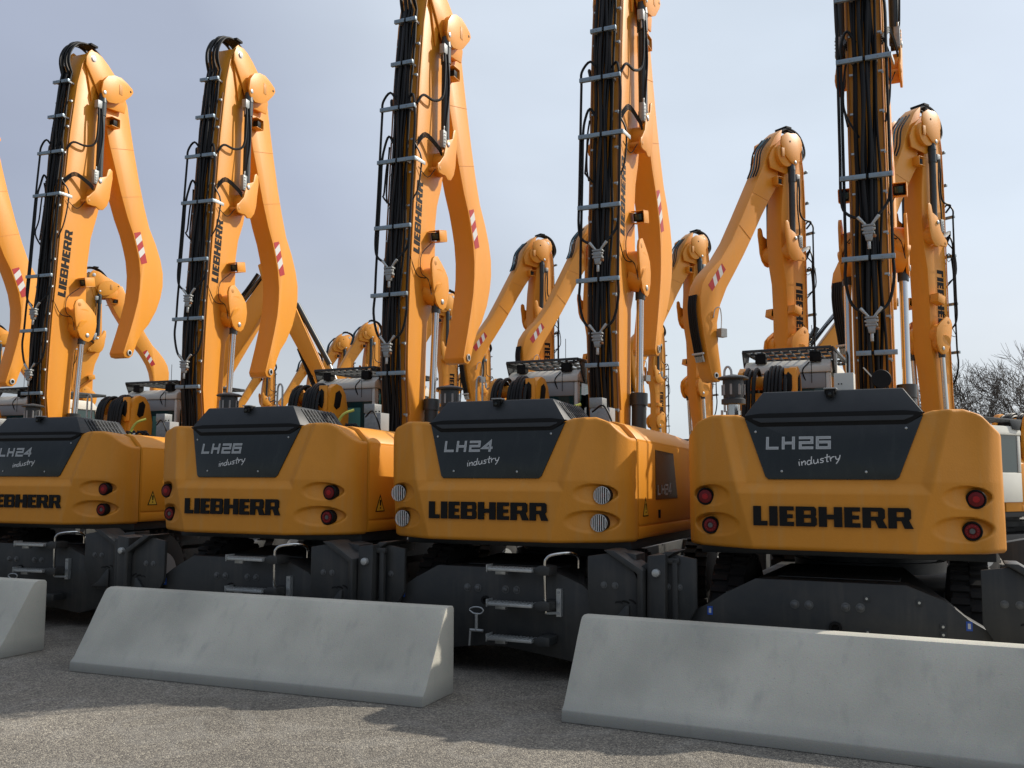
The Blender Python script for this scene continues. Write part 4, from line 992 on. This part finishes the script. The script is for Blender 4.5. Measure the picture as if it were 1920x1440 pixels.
    if steps:
        for z in (.95, .645, .345):
            def step(z=z):
                mb = MB(); x0, x1 = .07, .50
                mb.prism([(-.14, z), (-.02, z), (-.02, z + .028), (-.14, z + .028)], 'x', x0, x1, STEEL)
                for k in range(12): mb.bx(x0 + .02 + k * .035, x0 + .04 + k * .035, -.145, -.01, z + .0285, z + .036, STEEL)
                mb.bx(x0 - .008, x0 - .001, -.15, -.02, z - .012, z + .055, STEEL); mb.bx(x0 + .05, x0 + .15, -.08, -.02, z - .035, z - .002, STEEL)
                mb.prism([(x1 + .001, z - .01), (x1 + .06, z - .03), (x1 + .15, z - .02), (x1 + .15, z + .05), (x1 + .06, z + .06), (x1 + .001, z + .035)], 'y', -.10, .09, CHAS)
                mb.bx(x0 + .1, x0 + .2, -.02, .095, z + .001, z + .02, CHAS)
                return mb
            part('step', z, step, u, .003)
        def rail():
            mb = MB(); mb.tube(smooth_path([(.60, -.05, .60), (.595, -.06, .8), (.595, -.06, 1.02), (.61, -.06, 1.07), (.65, -.05, 1.10), (.74, 0, 1.115), (.80, .08, 1.11), (.83, .14, 1.07), (.83, .15, .98)], 4), .014, CHROME, 8)
            mb.bx(.655, .70, .05, .098, .56, .80, STEEL); mb.bar((.60, -.05, .60), (.66, .06, .59), .03, .02, STEEL)
            for z in (.59, .68, .77): mb.cyl((.677, .05, z), (.677, .04, z), .012, CABG, 10)
            return mb
        part('handrail', 'uc', rail, u, .0)
        def shackle():
            mb = MB(); mb.tube(smooth_path([(-.16, .05, .54), (-.20, .05, .57), (-.16, .05, .595), (-.09, .05, .595), (-.06, .05, .57), (-.09, .05, .54), (-.16, .05, .54)], 4), .007, STEEL, 6)
            mb.cyl((-.13, .05, .54), (-.13, .05, .39), .014, STEEL, 10); mb.cyl((-.19, .05, .39), (-.06, .05, .39), .013, STEEL, 10); mb.cyl((-.19, .05, .40), (-.20, .05, .25), .010, STEEL, 8)
            mb.lathe((-.06, .1, .66), (0, -1, 0), [(0, .04), (.02, .04), (.021, .02), (.001, .018)], BLK, 16); return mb
        part('towing_shackle', 0, shackle, u)
    else:
        def marks():
            mb = MB()
            for x, z in ((.24, .93 - .09), (.62, .83), (.24, .58), (.62, .55), (.78, .66), (.78, .60)):
                mb.cut().bx(x - .02, x + .02, .088, .098, z - .02, z + .02, DARK); mb.cyl((x, .088, z), (x, .080, z), .010, STEEL, 10)
            mb.lathe((.0, .1, .60), (0, -1, 0), [(0, .05), (.03, .05), (.031, .03), (.001, .028)], BLK, 20)
            return mb
        part('mounting_lug', 0, marks, u)
    def wheel():
        mb = MB(); mb.lathe((-.19, 0, 0), (1, 0, 0), [(0, .30), (.02, .47), (.06, .52), (.32, .52), (.36, .47), (.38, .30)], TYRE, 36)
        for k in range(30):
            a = k * 2 * math.pi / 30
            for sx in (-1, 1):
                c = Vector((sx * .075, .53 * math.cos(a + sx * .05), .53 * math.sin(a + sx * .05)))
                mb.obox(c, (1, 0, 0), (0, -math.sin(a), math.cos(a)), (0, math.cos(a), math.sin(a)), .07, .026, .018, TYRE)
        return mb
    def rim(): return MB().lathe((-.2, 0, 0), (1, 0, 0), [(.0, .26), (.04, .28), (.1, .20), (.30, .20), (.36, .28), (.40, .26)], CABG, 24)
    for y in (1.15, 4.25):
        for x in (-.98, .98):
            w = part('wheel', 0, wheel, par, loc=(x, y, .548)); part('rim', 0, rim, w)
    return u
def machine(X, Y, rdeg, label, group, model='24', dz=0.0, lights='plain', kind='near', steps=True, xc=XC, rot=0.0, cream=False, off=.04):
    global FINE
    FINE = (kind == 'near' and rot < .1) or Y < 23 and kind == 'far'
    t = thing('material_handler', (X, Y, 0), R(rdeg), label, 'material handler', group)
    counterweight(t, lights); hood(t, model); body(t, model); boom(t, kind, dz, xc=xc); stick(t, kind, dz, rot, xc)
    cylinders(t, kind, dz, xc); cab(t, kind == 'far'); deck(t, cream); under(t, steps, off)
    FINE = True
    return t

# ================================================================== SETTING
g = MB(); S = 500
g.add([(-S, -60, 0), (S, -60, 0), (S, 900, 0), (-S, 900, 0)], [(0, 1, 2, 3)], ASPH)
o = part('ground', 0, lambda: g, None); o['kind'] = 'structure'
def barrier(cx0, cy0, ang, label):
    """low precast block: sloped front, upright back; placed by its front left foot"""
    L = 3.62
    def f():
        mb = MB(); P = [(0, 0), (.004, .085), (.045, .12), (.12, .24), (.22, .40), (.31, .555), (.385, .675), (.41, .702), (.455, .715), (.535, .712), (.555, .69), (.56, .02), (.555, 0)]
        nx = 24; V = []
        for i in range(nx + 1):
            V += [(L * i / nx, y, z) for y, z in P]
        n = len(P)
        F = [(i * n + k, i * n + (k + 1) % n, (i + 1) * n + (k + 1) % n, (i + 1) * n + k) for i in range(nx) for k in range(n)]
        F += [list(range(n)), list(range(nx * n + n - 1, nx * n - 1, -1))]
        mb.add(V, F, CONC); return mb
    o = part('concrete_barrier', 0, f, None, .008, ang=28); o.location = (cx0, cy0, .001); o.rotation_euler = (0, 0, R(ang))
    return tag(o, label, 'barrier', 'concrete barriers in front of the machines')
barrier(-7.42, 6.38, 3.0, 'pale concrete barrier between the two gaps, the only one with both ends in view')
barrier(-2.68, 6.64, -1.0, 'concrete barrier cut off by the right edge, in front of the machine without steps')
barrier(-12.12, 6.30, 2.5, 'concrete barrier at the left edge, only its right end in view')

G1 = 'material handlers parked in the front row with their counterweights to the camera'
machine(-.91, 7.968, 0, 'rightmost front-row material handler, seen square from behind, cream box behind its hood', G1, '26', dz=.45, steps=False, xc=.15, cream=True, off=-.02)
machine(-3.89, 7.85, .32, 'front-row material handler with striped metal guards over its four tail lights', G1, '24', lights='louvre')
machine(-6.681, 7.64, 1.36, 'front-row material handler with red tail lights, behind the middle concrete barrier', G1, '26')
machine(-10.283, 8.04, 6.27, 'front-row material handler whose counterweight and hood are cut by the left edge', G1, '24')
machine(-13.6, 7.9, 4.5, 'front-row material handler at the left showing only its boom, its stick reaching highest there', G1, '26', dz=.48)
machine(-17.15, 7.7, 1, 'material handler at the far left edge with only its curved stick in view', G1, '24', rot=.06)

G2 = 'material handlers parked in the rows behind, facing the camera'
G2S = [
 (1.69, 22.64, 148, 'orange material handler between the rightmost front boom and the bare trees'),
 (-.91, 22.78, 148, 'largest machine between the two rightmost front booms, its stick leaning left'),
 (-4.57, 30.04, 148, 'orange material handler half hidden just right of the second front stick from the right'),
 (-8.89, 28.63, 148, 'orange material handler in the middle gap, its arched top clear against the sky'),
 (-6.80, 27.82, 148, 'left-leaning stick whose top hides behind the second front boom from the right'),
 (-22.02, 39.63, 148, 'distant material handler, right and tallest of three stepping down left of the middle boom'),
 (-25.2, 42.12, 148, 'distant material handler, middle one of three stepping down left of the middle boom'),
 (-31.15, 47.56, 148, 'distant material handler, lowest of three stepping down left of the middle boom'),

 (-15.43, 34.84, 148, 'orange background machine half hidden between the middle boom and its own stick'),
 (-10.24, 45.35, 148, 'low orange background machine right beside the cylinder rod of the second front boom from right'),
 (-36.0, 49.5, 148, 'smallest distant orange machine, just left of the tip of the second stick'),
 (-20.08, 47.12, 148, 'distant orange machine low between the middle boom and the clear-topped background machine'),
]
for x, y, r, lb in G2S: machine(x, y, r, lb, G2, '26', kind='far', steps=False)
G3 = 'material handlers parked in the rows behind, backs to the camera'
machine(-28.06, 19.72, -20, 'background material handler seen between the two leftmost front booms, stick swung to the right', G3, '24', rot=.22)
machine(-42.28, 26.66, -20, 'background material handler at the left edge, low between the two leftmost sticks', G3, '24', rot=.22)

# ------------------------------------------------------------------ excavators with reclined booms
def excavator(apx, apy, depth, rdeg, label, foot, apex, tip, end):
    d_ = fw * 1783.94 + rt * (apx - 960) - up * (apy - 720); P_ = cam.location + d_ * (depth / 1783.94)
    a_ = R(rdeg); X = P_.x + apex[0] * math.sin(a_); Y = P_.y - apex[0] * math.cos(a_)
    t = thing('excavator', (X, Y, 0), a_, label, 'excavator', 'excavators standing between the material handlers')
    k = (foot, apex, tip, end)
    foot, apex, tip, end = [Vector((0, *p)) for p in k]
    def bd():
        mb = MB(); mb.bx(-1.2, 1.2, -2.4, 1.0, 1.2, 2.1, YEL); mb.prism([(-2.4, 2.101), (-.6, 2.101), (-.6, 2.35), (-2.2, 2.35)], 'x', -1.1, 1.1, DARK); return mb
    b = part('superstructure', ('ex',) + k, bd, t, .06, seg=3)
    def trk():
        mb = MB(); q = [(-2.0, .35), (-1.7, .05), (1.7, .05), (2.0, .35), (2.0, .6), (1.7, .9), (-1.7, .9), (-2.0, .6)]
        for sx in (-1, 1): mb.prism(q, 'x', sx * .75, sx * 1.3, TYRE)
        mb.bx(-.74, .74, -1, 1, .4, 1.19, CHAS); return mb
    part('crawler_track', 'ex', trk, t, .03)
    def cb():
        mb = MB(); mb.bx(-1.15, -.35, -.3, 1.3, 2.11, 3.0, CABW); mb.bx(-1.16, -1.151, -.2, 1.2, 2.3, 2.85, GLASS); mb.bx(-1.05, -.45, 1.301, 1.31, 2.25, 2.85, GLASS); mb.bx(-1.05, -.45, -.31, -.301, 2.3, 2.85, GLASS); return mb
    part('cab', 'ex', cb, t, .02)
    def bm_():
        mb = MB(); d = (apex - foot).normalized(); n_ = Vector((0, -d.z, d.y))
        a1 = foot.lerp(apex, .5) + n_ * .12
        P = [foot - n_ * .18, foot + n_ * .18, a1 + n_ * .32, apex + n_ * .2, apex + d * .12, apex - n_ * .2, a1 - n_ * .3]
        mb.prism([(p.y, p.z) for p in P], 'x', -.22, .22, YEL)
        return mb
    bb = part('boom', ('ex',) + k, bm_, t, .02)
    def hs():
        mb = MB(); d = (apex - foot).normalized(); n_ = Vector((0, -d.z, d.y)); rnd = random.Random(2)
        for q in range(7):
            x = -.21 + .07 * q
            pts = [foot.lerp(apex, f) + n_ * (.34 + .22 * math.sin(f * math.pi) + rnd.uniform(-.02, .03)) + Vector((x, 0, 0)) for f in (0, .15, .3, .45, .6, .75, .9, 1.0)]
            mb.tube(smooth_path(pts, 3), .025 if q % 3 else .03, RUB if q % 2 == 0 else STEEL, 6)
        mb.bar(foot.lerp(apex, .25) + n_ * .62, foot.lerp(apex, .8) + n_ * .66, .16, .16, CYL); return mb
    part('hose', ('ex',) + k, hs, bb)
    def wl_():
        mb = MB(); word_mesh(mb, foot.lerp(apex, .18) + Vector((.223, 0, -.0)) - Vector((0, 0, .1)), (apex - foot), Vector((0, -(apex - foot).z, (apex - foot).y)), (1, 0, 0), 1.3, .2, BLK, .002); return mb
    part('lettering', ('ex',) + k, wl_, bb)
    def sk():
        mb = MB(); d = (tip - apex).normalized(); n_ = Vector((0, -d.z, d.y)); B0 = apex - d * .5
        P = [B0 + n_ * .12, apex + n_ * .26, tip + n_ * .1, tip - n_ * .12, apex - n_ * .22, B0 - n_ * .12]
        mb.prism([(p.y, p.z) for p in P], 'x', -.17, .17, YEL); return mb
    st = part('stick', ('ex',) + k, sk, t, .02)
    def cy():
        mb = MB(); d = (tip - apex).normalized(); n_ = Vector((0, -d.z, d.y))
        a = apex.lerp(tip, .22) + n_ * .26; b_ = apex.lerp(tip, .74) + n_ * .30; mb.cyl(a, b_, .065, CYL, 16); mb.cyl(b_, tip + n_ * .24, .034, STEEL, 12); return mb
    part('stick_cylinder', ('ex',) + k, cy, t)
    def lk():
        mb = MB(); rnd = random.Random(4); d = (end - tip).normalized()
        for sx in (-.14, .14):
            mb.bar(tip + Vector((sx, 0, 0)), tip.lerp(end, .6) + Vector((sx, .12, .1)), .05, .12, BLK); mb.bar(tip.lerp(end, .6) + Vector((sx, .12, .1)), end + Vector((sx, 0, 0)), .05, .14, BLK)
        mb.tube(smooth_path([end + Vector((0, -.1, 0)), end + d * .3 + Vector((0, -.15, 0)), end + d * .45, end + d * .3 + Vector((0, .2, 0)), end + d * .1 + Vector((0, .15, 0))], 4), .06, BLK, 8)
        for q in range(5):
            x = -.12 + .06 * q; mb.tube(smooth_path([apex.lerp(tip, .6) + Vector((x, -.25, .1)), tip + Vector((x, -.3 + rnd.uniform(-.1, .1), .15)), tip.lerp(end, .5) + Vector((x, -.2, 0)), end + Vector((x, -.05, 0))], 4), .02, RUB, 5)
        return mb
    part('quick_coupler', ('ex',) + k, lk, t)
    return t
excavator(512, 548, 22, -65, 'excavator with black hoses along its steep boom, seen left of the middle stick', (0, 2.0), (2.3, 6.25), (3.75, 3.5), (3.9, 2.4))
excavator(1603, 572, 30, -65, 'excavator whose steep boom with black hoses shows low between the two rightmost booms', (-.2, 2.0), (3.2, 7.2), (4.2, 4.4), (4.3, 3.6))

# ------------------------------------------------------------------ bare trees
def tree(x, y, h, seed, label):
    t = thing('bare_tree', (x, y, 0), 0, label, 'tree', 'bare winter trees beyond the yard'); rnd = random.Random(seed)
    tr = MB(); cr = MB()
    def grow(p, d, L, r, lev):
        n = 4; pts = [p]; rr = [r]; q = p
        for i in range(n):
            d = (d + Vector((rnd.gauss(0, .09), rnd.gauss(0, .09), rnd.gauss(.03, .05)))).normalized(); q = q + d * (L / n); pts.append(q); rr.append(r * (1 - .45 * (i + 1) / n))
        (tr if lev < 2 else cr).tube(pts, rr, BARK, 6 if lev < 2 else (4 if lev < 3 else 3))
        if lev >= 5: return
        k = (6, 5, 4, 4, 3)[lev]
        for j in range(k):
            i = rnd.choice((2, 3, 4, 4)) if lev else (1, 2, 3, 3, 4, 4)[j]
            a = rnd.uniform(.25, .75) if lev else rnd.uniform(.2, .55)
            bx_, by_ = basis(d); ph = rnd.uniform(0, 6.283)
            nd = (d * math.cos(a) + (bx_ * math.cos(ph) + by_ * math.sin(ph)) * math.sin(a)).normalized()
            grow(pts[i], nd, L * rnd.uniform(.58, .8), max(.013, rr[i] * .62), lev + 1)
    grow(Vector((0, 0, 0)), Vector((0, 0, 1)), h * .30, h * .020, 0)
    a = part('trunk', seed, lambda: tr, t); b = part('crown', seed, lambda: cr, t)
TREES = [(1.8, 62, 11.4, 'bare tree just right of the right background machine'), (5.0, 60, 12.3, 'bare tree with the tallest crown, above the rightmost counterweight'),
         (7.6, 64, 11.7, 'bare tree third from the right edge'), (10.5, 61, 11.0, 'rightmost bare tree, cut by the right edge'),
         (-1.6, 66, 10.6, 'bare tree glimpsed between the rightmost cylinder rod and the right background machine'), (-5.6, 70, 10.6, 'leftmost bare tree, low behind the rightmost front boom')]
for i, (x, y, h, lb) in enumerate(TREES): tree(x, y, h, 11 + i, lb)
